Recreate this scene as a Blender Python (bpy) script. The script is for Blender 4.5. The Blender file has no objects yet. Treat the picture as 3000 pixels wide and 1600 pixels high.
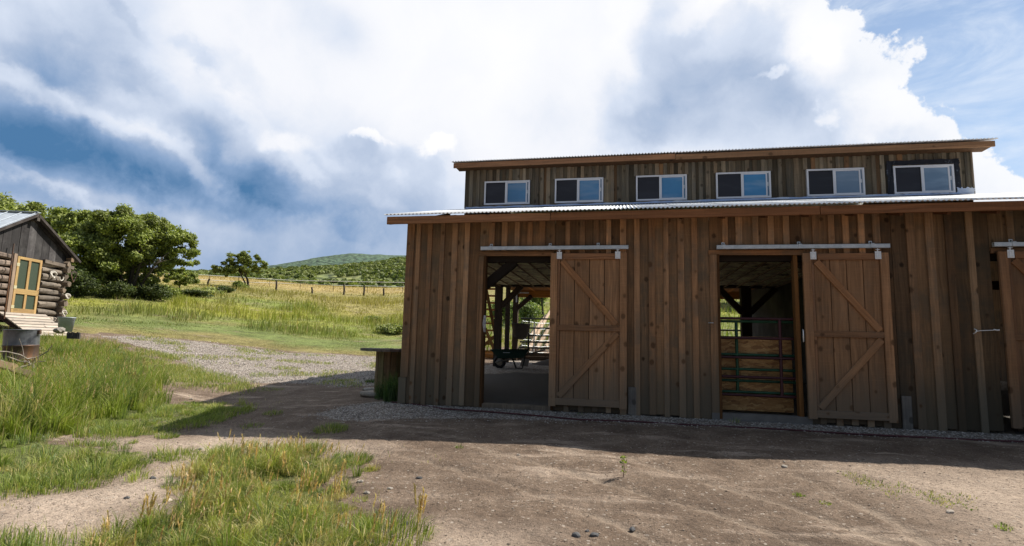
import bpy, bmesh, math, random
import numpy as np
from mathutils import Vector, Matrix, Quaternion
random.seed(7); rng = np.random.default_rng(7)
scene = bpy.context.scene
COL = scene.collection
R = math.radians

# ------------------------------------------------------------------ camera
F, YAW, PITCH, ROLL = 1629.36, 0.20236520, 0.12567795, 0.02609858
CAM = np.array([3.81894155, -9.22179936, 1.0623929])
_fwd = np.array([-math.sin(YAW)*math.cos(PITCH), math.cos(YAW)*math.cos(PITCH), math.sin(PITCH)])
_rt = np.array([math.cos(YAW), math.sin(YAW), 0.]); _up = np.cross(_rt, _fwd)
RX = _rt*math.cos(ROLL)+_up*math.sin(ROLL); UY = -_rt*math.sin(ROLL)+_up*math.cos(ROLL)
cam = bpy.data.cameras.new('camera'); camo = bpy.data.objects.new('camera', cam); COL.objects.link(camo)
cam.sensor_width = 36; cam.lens = F/3000*36; cam.clip_start = .05; cam.clip_end = 8000
m = Matrix.Identity(4)
for i in range(3):
    m[i][0] = RX[i]; m[i][1] = UY[i]; m[i][2] = -_fwd[i]; m[i][3] = CAM[i]
camo.matrix_world = m
scene.camera = camo
def ray(x, y): return RX*(x-1500)/F+UY*(800-y)/F+_fwd
def at_y(x, y, Y):
    d = ray(x, y); return CAM+d*(Y-CAM[1])/d[1]
def at_r(x, y, r):
    d = ray(x, y); return CAM+d*r/math.hypot(d[0], d[1])
def azel(x, y):
    d = ray(x, y); return math.degrees(math.atan2(d[0], d[1])), math.degrees(math.atan2(d[2], math.hypot(d[0], d[1])))

# ------------------------------------------------------------------ sun and exposure
SUN_AZ, SUN_EL = 55.0, 48.0        # azimuth from +Y towards +X
vs = scene.view_settings
vs.view_transform = 'Standard'; vs.look = 'None'; vs.exposure = 0.48; vs.gamma = 1.0; vs.use_curve_mapping = False
sun = bpy.data.lights.new('sun', 'SUN'); sun.energy = 5.0; sun.angle = R(.55); sun.color = (1, .93, .82)
suno = bpy.data.objects.new('sun', sun); COL.objects.link(suno)
sd = Vector((math.sin(R(SUN_AZ))*math.cos(R(SUN_EL)), math.cos(R(SUN_AZ))*math.cos(R(SUN_EL)), math.sin(R(SUN_EL))))
suno.rotation_mode = 'QUATERNION'; suno.rotation_quaternion = sd.to_track_quat('Z', 'Y'); suno.location = (20, 20, 30)

# ------------------------------------------------------------------ node helpers
class NT:
    def __init__(s, nt): s.t = nt; s.n = nt.nodes; s.l = nt.links
    def new(s, ty, **kw):
        n = s.n.new(ty)
        for k, v in kw.items(): setattr(n, k, v)
        return n
    def put(s, sock, v):
        if v is None: return
        if isinstance(v, bpy.types.NodeSocket): s.l.new(v, sock)
        else:
            try: sock.default_value = v
            except Exception: sock.default_value = (*v, 1.0) if len(v) == 3 else v
    def math(s, op, a, b=None, c=None, clamp=False):
        n = s.new('ShaderNodeMath', operation=op); n.use_clamp = clamp
        for i, v in enumerate((a, b, c)): s.put(n.inputs[i], v)
        return n.outputs[0]
    def vmath(s, op, a, b=None, scale=None):
        n = s.new('ShaderNodeVectorMath', operation=op); s.put(n.inputs[0], a); s.put(n.inputs[1], b)
        if scale is not None: s.put(n.inputs['Scale'], scale)
        return n.outputs['Value'] if op in ('DOT_PRODUCT', 'LENGTH') else n.outputs[0]
    def noise(s, vec, scale, detail=4, rough=.55, dist=0., out=0):
        n = s.new('ShaderNodeTexNoise'); s.put(n.inputs['Vector'], vec); s.put(n.inputs['Scale'], scale)
        n.inputs['Detail'].default_value = detail; n.inputs['Roughness'].default_value = rough; n.inputs['Distortion'].default_value = dist
        return n.outputs[out]
    def voro(s, vec, scale, feature='F1', rnd=1.):
        n = s.new('ShaderNodeTexVoronoi', feature=feature); s.put(n.inputs['Vector'], vec); s.put(n.inputs['Scale'], scale); n.inputs['Randomness'].default_value = rnd
        return n
    def map(s, vec, loc=(0, 0, 0), rot=(0, 0, 0), scale=(1, 1, 1)):
        n = s.new('ShaderNodeMapping'); s.put(n.inputs[0], vec); s.put(n.inputs[1], loc); s.put(n.inputs[2], rot); s.put(n.inputs[3], scale)
        return n.outputs[0]
    def ramp(s, fac, stops, interp='LINEAR'):
        n = s.new('ShaderNodeValToRGB'); r = n.color_ramp; r.interpolation = interp
        while len(r.elements) < len(stops): r.elements.new(.5)
        for e, (p, c) in zip(r.elements, stops):
            e.position = p; e.color = (c, c, c, 1) if isinstance(c, (int, float)) else (*c[:3], 1)
        s.put(n.inputs[0], fac); return n.outputs[0]
    def mix(s, fac, a, b, mode='MIX'):
        n = s.new('ShaderNodeMix', data_type='RGBA', blend_type=mode); s.put(n.inputs[0], fac); s.put(n.inputs[6], a); s.put(n.inputs[7], b)
        return n.outputs[2]
    def rng(s, v, a, b, c=0., d=1., sm=True):
        n = s.new('ShaderNodeMapRange', interpolation_type='SMOOTHSTEP' if sm else 'LINEAR')
        for i, x in enumerate((v, a, b, c, d)): s.put(n.inputs[i], x)
        return n.outputs[0]
    def bump(s, h, strength=.3, dist=.01):
        n = s.new('ShaderNodeBump'); n.inputs['Strength'].default_value = strength; n.inputs['Distance'].default_value = dist
        s.put(n.inputs['Height'], h); return n.outputs[0]

def lin(c):
    return tuple(((v/255)/12.92 if v <= 10 else ((v/255+.055)/1.055)**2.4) for v in c)

# ------------------------------------------------------------------ world: daylight sky with storm clouds
w = bpy.data.worlds.new('World'); scene.world = w; w.use_nodes = True
N = NT(w.node_tree); w.node_tree.nodes.clear()
SKY_STR = .10
def build_sky():
    out = N.new('ShaderNodeOutputWorld'); bg = N.new('ShaderNodeBackground'); N.l.new(bg.outputs[0], out.inputs[0])
    sk = N.new('ShaderNodeTexSky', sky_type='NISHITA'); sk.sun_disc = False
    sk.sun_elevation = R(SUN_EL); sk.sun_rotation = R(SUN_AZ); sk.altitude = 2000; sk.dust_density = .6; sk.air_density = 1.0
    bg.inputs[1].default_value = SKY_STR
    tc = N.new('ShaderNodeTexCoord').outputs['Generated']
    d = N.vmath('NORMALIZE', tc)
    n1 = N.noise(d, 3.2, 6, .55, .2, 1); n2 = N.noise(d, 11., 6, .6, 0., 1)
    sep = N.new('ShaderNodeSeparateXYZ'); N.l.new(d, sep.inputs[0])
    az = N.math('MULTIPLY', N.math('ARCTAN2', sep.outputs[0], sep.outputs[1]), 180/math.pi)
    el = N.math('MULTIPLY', N.math('ARCSINE', sep.outputs[2]), 180/math.pi)
    cb = N.new('ShaderNodeCombineXYZ'); N.l.new(az, cb.inputs[0]); N.l.new(el, cb.inputs[1]); p0 = cb.outputs[0]
    w1 = N.vmath('SCALE', N.vmath('SUBTRACT', n1, (.5, .5, .5)), scale=7.5)
    w2 = N.vmath('SCALE', N.vmath('SUBTRACT', n2, (.5, .5, .5)), scale=5.6)
    p = N.vmath('ADD', N.vmath('ADD', p0, w1), w2)            # warped: cumulus outlines
    ps = N.vmath('ADD', p0, N.vmath('SCALE', w1, scale=.7))    # soft: sheets of cloud
    def blob(P, x, y, rx, ry, rot, amp, power=1):
        a, e = azel(x, y); k = 27.
        v = N.vmath('SUBTRACT', P, (a, e, 0))
        v = N.map(v, rot=(0, 0, R(rot))); v = N.vmath('MULTIPLY', v, (k/rx, k/ry, 0))
        l2 = N.vmath('DOT_PRODUCT', v, v)
        if power > 1: l2 = N.math('POWER', l2, float(power))
        return N.math('MULTIPLY', N.math('EXPONENT', N.math('MULTIPLY', l2, -1.)), amp)
    def total(items):
        s = None
        for it in items: s = it if s is None else N.math('ADD', s, it)
        return s
    # grey-blue shade of the cloud deck; 0 = brilliant white, 1 = storm blue
    S = total([
        blob(ps, 380, 400, 760, 300, 12, .12), blob(ps, 900, 560, 420, 170, 20, .12),
        # storm band, upper left down to the right
        blob(ps, 60, 440, 460, 84, 6, .70), blob(p, 250, 475, 420, 64, 8, .40, 2), blob(ps, 560, 555, 230, 46, 8, .34), blob(p, 60, 575, 130, 26, 12, .24, 2),
        # even grey-blue sheet above the horizon
        blob(ps, 150, 770, 1000, 150, 2, .34), blob(ps, 800, 740, 460, 120, 4, .26), blob(ps, 640, 800, 300, 60, 0, .14), blob(ps, 1180, 660, 330, 170, 0, .26),
        # dark undersides of the cumulus chain
        blob(p, 540, 410, 240, 52, 30, .16, 2), blob(p, 720, 490, 230, 46, 28, .22, 2), blob(p, 860, 575, 260, 52, 12, .26, 2), blob(p, 800, 420, 150, 50, 20, .14, 2),
        blob(p, 1075, 455, 80, 48, 10, .26, 2), blob(p, 1230, 480, 82, 48, 35, .28, 2), blob(p, 1150, 565, 180, 44, 4, .20, 2), blob(p, 1010, 650, 140, 30, 0, .14, 2), blob(p, 1060, 700, 90, 28, 0, .20, 2),
        blob(p, 30, 160, 130, 84, 30, .30, 2), blob(p, 150, 190, 70, 60, 0, .16, 2), blob(p, 200, 70, 200, 90, 35, .14, 2), blob(ps, 330, 180, 170, 150, 20, .14), blob(p, 200, 330, 150, 50, 20, .12, 2),
        blob(p, 590, 150, 52, 22, 20, .20, 2), blob(p, 680, 205, 80, 42, 20, .14, 2), blob(p, 420, 225, 80, 34, 10, .12, 2), blob(p, 340, 20, 110, 16, 30, .12, 2), blob(p, 480, 300, 150, 44, 28, .12, 2),
        # grey interior of the great cumulus on the right
        blob(p, 2060, 320, 270, 100, 8, .22, 3), blob(ps, 2180, 350, 420, 170, 0, .30), blob(p, 2150, 190, 150, 110, -10, .20, 2), blob(p, 1960, 90, 105, 100, -10, .26, 3), blob(p, 1890, 390, 130, 60, 0, .20, 2), blob(ps, 2400, 420, 340, 70, 0, .16),
        blob(ps, 940, 30, 200, 50, 20, .14), blob(ps, 1650, 330, 160, 60, 0, .06),
        # sunlit tops
        blob(p, 55, 100, 60, 34, 10, -.14, 2), blob(p, 80, 285, 110, 32, 25, -.34, 2), blob(p, 290, 355, 110, 26, 20, -.26, 2), blob(p, 540, 480, 130, 24, 30, -.22, 2), blob(p, 630, 530, 80, 30, 20, -.22, 2), blob(p, 390, 290, 60, 26, 0, -.16, 2), blob(p, 770, 380, 130, 30, 30, -.16, 2), blob(p, 860, 430, 70, 30, 0, -.22, 2), blob(p, 660, 590, 60, 22, 0, -.16, 2),
        blob(p, 1090, 402, 52, 18, 0, -.26, 3), blob(p, 1275, 415, 48, 26, 20, -.30, 3), blob(p, 920, 510, 60, 24, 30, -.16, 2), blob(p, 150, 570, 160, 14, 14, -.20, 2), blob(ps, 330, 600, 300, 14, 5, -.16),
        blob(ps, 1500, 230, 420, 300, 0, -.16), blob(p, 2090, 25, 130, 36, 0, -.2, 2), blob(p, 2370, 170, 70, 70, 30, -.26, 2), blob(p, 2390, 250, 60, 60, 0, -.2, 2), blob(p, 2245, 262, 34, 12, 0, -.34, 2), blob(p, 2440, 355, 22, 24, -30, -.3, 2), blob(p, 2580, 330, 80, 70, 30, -.25, 2), blob(p, 1840, 60, 60, 120, 0, -.1, 2)])
    dd = N.vmath('ADD', d, N.vmath('SCALE', N.vmath('SUBTRACT', n1, (.5, .5, .5)), scale=.18))
    bil = N.math('ADD', N.math('MULTIPLY', N.noise(dd, 6., 8, .62, .3), .6), N.math('MULTIPLY', N.math('SUBTRACT', 1., N.voro(N.vmath('ADD', d, N.vmath('SCALE', N.vmath('SUBTRACT', n2, (.5, .5, .5)), scale=.09)), 9., 'SMOOTH_F1').outputs['Distance']), .42))
    bil2 = N.noise(d, 2.3, 4, .5, .3)
    # unseen sky: broken cloud made darker to cut the fill light
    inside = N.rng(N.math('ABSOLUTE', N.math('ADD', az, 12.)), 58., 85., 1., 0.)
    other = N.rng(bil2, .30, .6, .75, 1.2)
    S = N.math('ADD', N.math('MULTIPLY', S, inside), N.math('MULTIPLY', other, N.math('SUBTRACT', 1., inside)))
    S = N.math('ADD', N.math('MULTIPLY', S, .60), .12)
    amp = N.math('ADD', .22, N.math('MULTIPLY', S, 1.5))
    S = N.math('ADD', S, N.math('MULTIPLY', N.math('SUBTRACT', bil, .5), amp))
    deck = N.ramp(S, [(0, lin((252, 252, 253))), (.14, lin((241, 243, 249))), (.3, lin((212, 222, 239))), (.48, lin((180, 195, 219))),
                      (.72, lin((136, 163, 199))), (1., lin((78, 122, 166)))])
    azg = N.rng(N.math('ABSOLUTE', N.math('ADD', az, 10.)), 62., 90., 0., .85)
    deck = N.mix(azg, deck, N.mix(1., deck, (.80, .62, .48, 1), 'MULTIPLY'))       # unseen deck behind the camera greyed to keep its fill light neutral
    # clear sky to the right of the big cumulus and, in broken patches, elsewhere
    aB, eB = azel(2440, 40); aC, eC = azel(2790, 370)
    sx = N.new('ShaderNodeSeparateXYZ'); N.l.new(N.vmath('ADD', p, N.vmath('SCALE', w2, scale=1.1)), sx.inputs[0])
    k = (aC-aB)/(eC-eB)
    sgn = N.math('SUBTRACT', N.math('SUBTRACT', sx.outputs[0], aB), N.math('MULTIPLY', N.math('SUBTRACT', sx.outputs[1], eB), k))
    clear = N.rng(sgn, -.2, .7)
    far = N.rng(bil2, .56, .70)
    azf = N.rng(N.math('ABSOLUTE', N.math('ADD', az, 10.)), 62., 90., 0., 1.)
    clear = N.mix(azf, clear, far)
    rim = N.math('MULTIPLY', N.rng(sgn, -6., -.5), N.math('SUBTRACT', 1., azf))
    deck = N.mix(N.math('MULTIPLY', rim, .6), deck, lin((250, 251, 253)))
    wisps = N.rng(N.noise(N.map(d, scale=(1, 1, 3.)), 5., 7, .62, .5), .40, .72, 0., .75)
    hz = N.rng(el, 34., 6., .28, .72)
    nis = N.vmath('SCALE', sk.outputs[0], scale=SKY_STR*1.25)
    blue = N.mix(hz, nis, lin((196, 221, 248)))
    blue = N.mix(wisps, blue, lin((226, 236, 250)))
    col = N.mix(clear, deck, blue)
    col = N.vmath('SCALE', col, scale=.75/SKY_STR)
    # below the horizon: plain haze
    low = N.rng(el, -1., -6.)
    col = N.mix(low, col, tuple(v/SKY_STR for v in (.25, .28, .3)))
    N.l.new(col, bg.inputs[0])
build_sky()
w.cycles.sampling_method = 'MANUAL'; w.cycles.sample_map_resolution = 512
scene.cycles.max_bounces = 8; scene.cycles.diffuse_bounces = 4; scene.cycles.glossy_bounces = 3; scene.cycles.transparent_max_bounces = 8
scene.cycles.use_denoising = True

# ------------------------------------------------------------------ materials
def newmat(name):
    m = bpy.data.materials.new(name); m.use_nodes = True; t = NT(m.node_tree); t.n.clear()
    out = t.new('ShaderNodeOutputMaterial'); b = t.new('ShaderNodeBsdfPrincipled'); t.l.new(b.outputs[0], out.inputs[0])
    return m, t, b, out
def wood(name, base, vary=.35, grey=(.16, .15, .14), greyz=None, greyamt=.25, knots=1., sat=1., rough=.85, usecol=True, bumps=.5):
    m, t, b, out = newmat(name)
    oi = t.new('ShaderNodeObjectInfo'); tc = t.new('ShaderNodeTexCoord')
    rnd = oi.outputs['Random']
    off = t.new('ShaderNodeCombineXYZ'); t.put(off.inputs[0], t.math('MULTIPLY', rnd, 37.)); t.put(off.inputs[1], t.math('MULTIPLY', rnd, 91.)); t.put(off.inputs[2], t.math('MULTIPLY', rnd, 53.))
    v = t.vmath('ADD', tc.outputs['Object'], off.outputs[0])
    wob = t.vmath('SCALE', t.noise(t.map(v, scale=(1, 1, .35)), 3., 2, out=1), scale=.10)
    vg = t.vmath('ADD', v, wob)
    grain = t.noise(t.map(vg, scale=(34, 20, 1.1)), 1., 6, .65)
    streak = t.noise(t.map(vg, scale=(9, 6, .45)), 1., 3, .5)
    saw = t.noise(t.map(v, rot=(0, .1, 0), scale=(2, 2, 75)), 1., 3, .6)
    blot = t.noise(v, 2.6, 4, .6)
    col = t.mix(t.rng(grain, .3, .72), tuple(c*.62 for c in base), tuple(c*1.3 for c in base))
    col = t.mix(t.rng(streak, .35, .7, 0, .6), col, tuple(c*.72 for c in (base[0], base[1]*1.02, base[2]*1.05)))
    col = t.mix(t.rng(saw, .5, .75, 0, .28), col, tuple(min(1, c*1.45) for c in base))
    gm = t.rng(blot, .42, .70, 0, greyamt)
    if greyz:
        pz = t.new('ShaderNodeSeparateXYZ'); t.put(pz.inputs[0], t.new('ShaderNodeNewGeometry').outputs['Position'])
        zz = t.math('ADD', pz.outputs[2], t.math('MULTIPLY', t.math('SUBTRACT', t.noise(t.map(v, scale=(8, 8, 1.5)), 1., 4), .5), .8))
        gz = t.rng(zz, greyz[0], greyz[1], greyz[2], 0.)
        gm = t.math('MAXIMUM', gm, gz)
    col = t.mix(gm, col, grey)
    # knots
    vo = t.voro(t.map(v, scale=(5.6, 3, 4.4)), 1.)
    sc = t.new('ShaderNodeSeparateColor'); t.put(sc.inputs[0], vo.outputs['Color'])
    kd = t.math('ADD', t.math('ADD', vo.outputs['Distance'], t.math('MULTIPLY', sc.outputs[1], .13)), t.math('MULTIPLY', t.noise(v, 30, 2), .10))
    kn = t.math('MULTIPLY', t.rng(kd, .33, .20), t.math('GREATER_THAN', sc.outputs[0], .40))
    col = t.mix(t.math('MULTIPLY', kn, .8*knots), col, tuple(c*.22 for c in base))
    halo = t.math('MULTIPLY', t.rng(kd, .4, .16), t.math('GREATER_THAN', sc.outputs[0], .45))
    col = t.mix(t.math('MULTIPLY', halo, .38*knots), col, tuple(c*.5 for c in base))
    if usecol: col = t.mix(1., col, oi.outputs['Color'], 'MULTIPLY')
    br = t.rng(rnd, 0., 1., 1-vary, 1+vary*.6, sm=False)
    col = t.vmath('SCALE', col, scale=br)
    t.put(b.inputs['Base Color'], col); b.inputs['Roughness'].default_value = rough; b.inputs['Specular IOR Level'].default_value = .25
    h = t.math('ADD', t.math('MULTIPLY', grain, 1.), t.math('MULTIPLY', saw, .5)); h = t.math('SUBTRACT', h, t.math('MULTIPLY', kn, .8))
    t.put(b.inputs['Normal'], t.bump(h, bumps, .006))
    return m
def plain(name, col, rough=.6, metal=0., vary=.15, scale=6., col2=None, bump=0., spec=.4, thr=(.45, .65)):
    m, t, b, out = newmat(name)
    tc = t.new('ShaderNodeTexCoord').outputs['Object']
    n = t.noise(tc, scale, 6, .62)
    c = t.mix(t.rng(n, .3, .7), tuple(x*(1-vary) for x in col), tuple(min(1, x*(1+vary)) for x in col))
    if col2: c = t.mix(t.rng(t.noise(tc, scale*.6, 7, .65, .5), *thr), c, col2)
    t.put(b.inputs['Base Color'], c); b.inputs['Metallic'].default_value = metal; b.inputs['Specular IOR Level'].default_value = spec
    t.put(b.inputs['Roughness'], t.rng(n, .2, .8, rough*.8, min(1, rough*1.2)))
    if bump: t.put(b.inputs['Normal'], t.bump(t.noise(tc, scale*5, 5, .6), bump, .01))
    return m
def leafmat(name, tr=.35, spec=.25):
    m, t, b, out = newmat(name)
    at = t.new('ShaderNodeAttribute', attribute_name='Col').outputs[0]
    t.put(b.inputs['Base Color'], at); b.inputs['Roughness'].default_value = .55; b.inputs['Specular IOR Level'].default_value = spec
    tl = t.new('ShaderNodeBsdfTranslucent'); t.put(tl.inputs[0], t.mix(1., at, (1.15, 1.25, .55, 1), 'MULTIPLY'))
    mx = t.new('ShaderNodeMixShader'); mx.inputs[0].default_value = tr; t.l.new(b.outputs[0], mx.inputs[1]); t.l.new(tl.outputs[0], mx.inputs[2]); t.l.new(mx.outputs[0], out.inputs[0])
    return m
W = {}
W['barn'] = wood('barn_wood', (.44, .262, .142), .40, grey=(.175, .155, .118), greyz=(.30, 1.25, .85), greyamt=.62, knots=1.25)
W['door'] = wood('door_wood', (.41, .232, .122), .18, grey=(.19, .16, .122), greyz=(.2, 1.1, .78), greyamt=.3)
W['upper'] = wood('weathered_barn_wood', (.28, .215, .145), .42, grey=(.165, .15, .125), greyamt=.6)
W['fascia'] = wood('fascia_wood', (.37, .195, .095), .15, greyamt=.12, grey=(.2, .13, .08))
W['beam'] = wood('beam_wood', (.40, .20, .07), .2, greyamt=.1)
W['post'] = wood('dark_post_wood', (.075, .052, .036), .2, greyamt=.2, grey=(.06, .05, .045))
W['grey'] = wood('grey_old_wood', (.33, .285, .235), .35, grey=(.17, .155, .14), greyamt=.7)
W['gable'] = wood('dark_gable_wood', (.060, .056, .055), .35, grey=(.14, .135, .13), greyamt=.55, knots=.5)
W['yellow'] = wood('yellow_door_wood', (.46, .31, .13), .08, grey=(.42, .25, .12), greyamt=.5, knots=.3)
W['pale'] = wood('pale_plank_wood', (.50, .43, .36), .15, grey=(.38, .35, .32), greyamt=.5)
W['cement'] = plain('concrete', (.16, .15, .14), .9, 0, .2, 4, bump=.3)
W['galv'] = plain('galvanised_metal', (.62, .66, .68), .42, .55, .12, 9, col2=(.5, .56, .58), bump=.03)
W['zincw'] = plain('bright_zinc', (.86, .88, .88), .35, .3, .06, 20)
W['roof'] = plain('corrugated_steel', (.88, .89, .90), .5, .10, .08, 2., bump=.0)
W['roofend'] = W['roof']
W['black'] = plain('black_rubber', (.02, .02, .02), .7, 0, .2, 8)
W['mar'] = plain('maroon_paint', (.055, .014, .02), .45, .1, .3, 8)
W['grn'] = plain('green_paint', (.012, .07, .035), .45, .1, .3, 8)
W['dkgrn'] = plain('dark_steel_paint', (.014, .02, .016), .45, .2, .3, 8)
W['vinyl'] = plain('white_vinyl', (.80, .82, .86), .4, 0, .03, 3)
W['hose'] = plain('maroon_hose', (.075, .02, .025), .5, 0, .2, 20)
W['wrap'] = plain('blue_flashing', (.42, .55, .80), .45, 0, .12, 3, col2=(.72, .78, .86))
W['tape'] = plain('black_flashing_tape', (.016, .018, .026), .5, 0, .3, 14, col2=(.10, .12, .15), thr=(.60, .68))
W['osb'] = None
W['rust'] = plain('rusty_drum', (.085, .060, .05), .5, .3, .35, 2.5, col2=(.16, .075, .035), bump=.15, thr=(.42, .6))
W['drumtop'] = plain('worn_drum_steel', (.16, .17, .19), .38, .5, .35, 3.0, col2=(.05, .055, .07), bump=.08, thr=(.45, .62))
W['bucket'] = plain('galvanised_bucket', (.44, .49, .55), .5, .1, .15, 6, bump=.05)
W['stone'] = plain('stone', (.30, .27, .235), .85, 0, .3, 5, col2=(.18, .165, .15), bump=.4)
W['darkstone'] = plain('dark_stone', (.085, .085, .088), .8, 0, .3, 7, bump=.4)
W['bark'] = plain('oak_bark', (.075, .060, .048), .9, 0, .4, 5, col2=(.035, .03, .025), bump=.8)
W['deadwood'] = plain('dead_branch_bark', (.30, .26, .22), .85, 0, .3, 12, col2=(.16, .13, .11), bump=.3)
W['screen'] = plain('green_insect_screen', (.040, .060, .038), .8, 0, .15, 30)
W['brass'] = plain('pale_hinge_metal', (.75, .68, .45), .35, .5, .1, 20)
W['insul'] = plain('insulation_paper', (.86, .70, .46), .8, 0, .4, 5, col2=(.16, .12, .08), bump=1., thr=(.5, .66))
W['peeled'] = wood('peeled_log_wood', (.46, .34, .24), .12, grey=(.42, .32, .24), greyamt=.3, knots=.6)
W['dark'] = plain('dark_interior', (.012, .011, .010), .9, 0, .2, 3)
W['rope'] = plain('pale_rope', (.55, .52, .46), .9, 0, .15, 30)
W['glove'] = plain('grey_white_cord', (.45, .45, .47), .8, 0, .2, 30)
W['tapeW'] = plain('white_fence_tape', (.82, .83, .85), .5, 0, .05, 3)
def osb():
    m, t, b, out = newmat('oriented_strand_board')
    tc = t.new('ShaderNodeTexCoord').outputs['Object']
    v = t.map(tc, scale=(9, 9, 34)); v = t.vmath('ADD', v, t.vmath('SCALE', t.noise(tc, 9, 3, out=1), scale=2.5))
    vo = t.voro(v, 1.); sc = t.new('ShaderNodeSeparateColor'); t.put(sc.inputs[0], vo.outputs['Color'])
    c = t.ramp(sc.outputs[0], [(0, (.19, .085, .022)), (.3, (.36, .18, .055)), (.65, (.46, .26, .09)), (1, (.56, .35, .14))])
    c = t.mix(t.rng(t.noise(v, 3., 3), .35, .7, 0, .5), c, (.22, .11, .035))
    t.put(b.inputs['Base Color'], c); b.inputs['Roughness'].default_value = .6
    t.put(b.inputs['Normal'], t.bump(sc.outputs[0], .3, .004)); return m
W['osb'] = osb()
def glass(name, col, rough=.04):
    m, t, b, out = newmat(name)
    tc = t.new('ShaderNodeTexCoord').outputs['Object']
    c = t.mix(t.rng(t.noise(tc, 1.2, 3), .3, .7), tuple(x*.9 for x in col), tuple(x*1.1 for x in col))
    pw = t.new('ShaderNodeNewGeometry').outputs['Position']; c = t.mix(t.rng(t.noise(t.map(pw, scale=(.5, 1, 2.2), rot=(0, .5, 0)), 1.6, 3), .45, .62, 0, .35), c, (.34, .46, .60) if col[2] > .1 else (.04, .045, .06))  # soft patches of sky reflection put into the pane colour
    c = t.vmath('SCALE', c, scale=t.math('ADD', .8, t.math('MULTIPLY', t.new('ShaderNodeObjectInfo').outputs['Random'], .45)))
    t.put(b.inputs['Base Color'], c); b.inputs['Roughness'].default_value = rough; b.inputs['Specular IOR Level'].default_value = .6
    t.put(b.inputs['Normal'], t.bump(t.noise(tc, 2.2, 2), .06, .02)); return m
W['paneblue'] = glass('blue_film_glass', (.085, .27, .50)); W['panegrey'] = glass('painted_reflection_glass', (.16, .25, .36)); W['panedark'] = glass('dark_screened_glass', (.012, .013, .022), .5)  # grey panes carry a sky reflection in their base colour
W['leaf'] = leafmat('leaves', .30); W['grass'] = leafmat('grass_blades', .35)

# ------------------------------------------------------------------ object helpers
def obj(name, me, parent=None, loc=(0, 0, 0), rot=None, mat=None):
    o = bpy.data.objects.new(name, me); COL.objects.link(o); o.location = loc
    if rot is not None:
        if isinstance(rot, Quaternion): o.rotation_mode = 'QUATERNION'; o.rotation_quaternion = rot
        else: o.rotation_euler = rot
    if parent: o.parent = parent
    if mat and me and not me.materials: me.materials.append(mat)
    return o
def tag(o, label=None, cat=None, group=None, kind=None):
    for k, v in (('label', label), ('category', cat), ('group', group), ('kind', kind)):
        if v: o[k] = v
    return o
def empty(name, loc=(0, 0, 0), rz=0, **kw):
    o = bpy.data.objects.new(name, None); COL.objects.link(o); o.location = loc; o.rotation_euler = (0, 0, rz); o.empty_display_size = .2
    return tag(o, **kw)
class MB:
    def __init__(s): s.v = []; s.f = []; s.sm = []
    def add(s, v, f, smooth=False):
        n = len(s.v); s.v += [tuple(x) for x in v]; s.f += [tuple(i+n for i in q) for q in f]; s.sm += [smooth]*len(f); return s
    def box(s, a, b, rot=None, c=None):
        x0, y0, z0 = a; x1, y1, z1 = b
        v = [(x0, y0, z0), (x1, y0, z0), (x1, y1, z0), (x0, y1, z0), (x0, y0, z1), (x1, y0, z1), (x1, y1, z1), (x0, y1, z1)]
        if rot: c = Vector(c or [(p+q)/2 for p, q in zip(a, b)]); v = [rot @ (Vector(p)-c)+c for p in v]
        return s.add(v, [(3, 2, 1, 0), (4, 5, 6, 7), (0, 1, 5, 4), (1, 2, 6, 5), (2, 3, 7, 6), (3, 0, 4, 7)])
    def tube(s, pts, r, n=8, cap=True):
        pts = [Vector(p) for p in pts]; rs = r if hasattr(r, '__len__') else [r]*len(pts)
        v = []; up = Vector((0, 0, 1))
        T = [(pts[min(i+1, len(pts)-1)]-pts[max(i-1, 0)]).normalized() for i in range(len(pts))]
        a = T[0].orthogonal().normalized()
        for i, p in enumerate(pts):
            a = (a-T[i]*a.dot(T[i])).normalized(); b = T[i].cross(a)
            for k in range(n):
                t = 2*math.pi*k/n; v.append(p+(a*math.cos(t)+b*math.sin(t))*rs[i])
        f = [(i*n+k, i*n+(k+1) % n, (i+1)*n+(k+1) % n, (i+1)*n+k) for i in range(len(pts)-1) for k in range(n)]
        s.add(v, f, True)
        if cap: s.add(v[:n], [tuple(range(n-1, -1, -1))]); s.add(v[-n:], [tuple(range(n))])
        return s
    def lathe(s, prof, n=24, c=(0, 0, 0)):
        v = [(c[0]+r*math.cos(2*math.pi*k/n), c[1]+r*math.sin(2*math.pi*k/n), c[2]+z) for r, z in prof for k in range(n)]
        f = [(i*n+k, i*n+(k+1) % n, (i+1)*n+(k+1) % n, (i+1)*n+k) for i in range(len(prof)-1) for k in range(n)]
        return s.add(v, f, True)
    def mesh(s, name='m', mat=None):
        me = bpy.data.meshes.new(name); me.from_pydata(s.v, [], s.f); me.polygons.foreach_set('use_smooth', s.sm)
        if mat: me.materials.append(mat)
        me.update(); return me
    def build(s, name, mat, parent=None, loc=(0, 0, 0), rot=None): return obj(name, s.mesh(name, mat), parent, loc, rot)
_pc = {}
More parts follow.
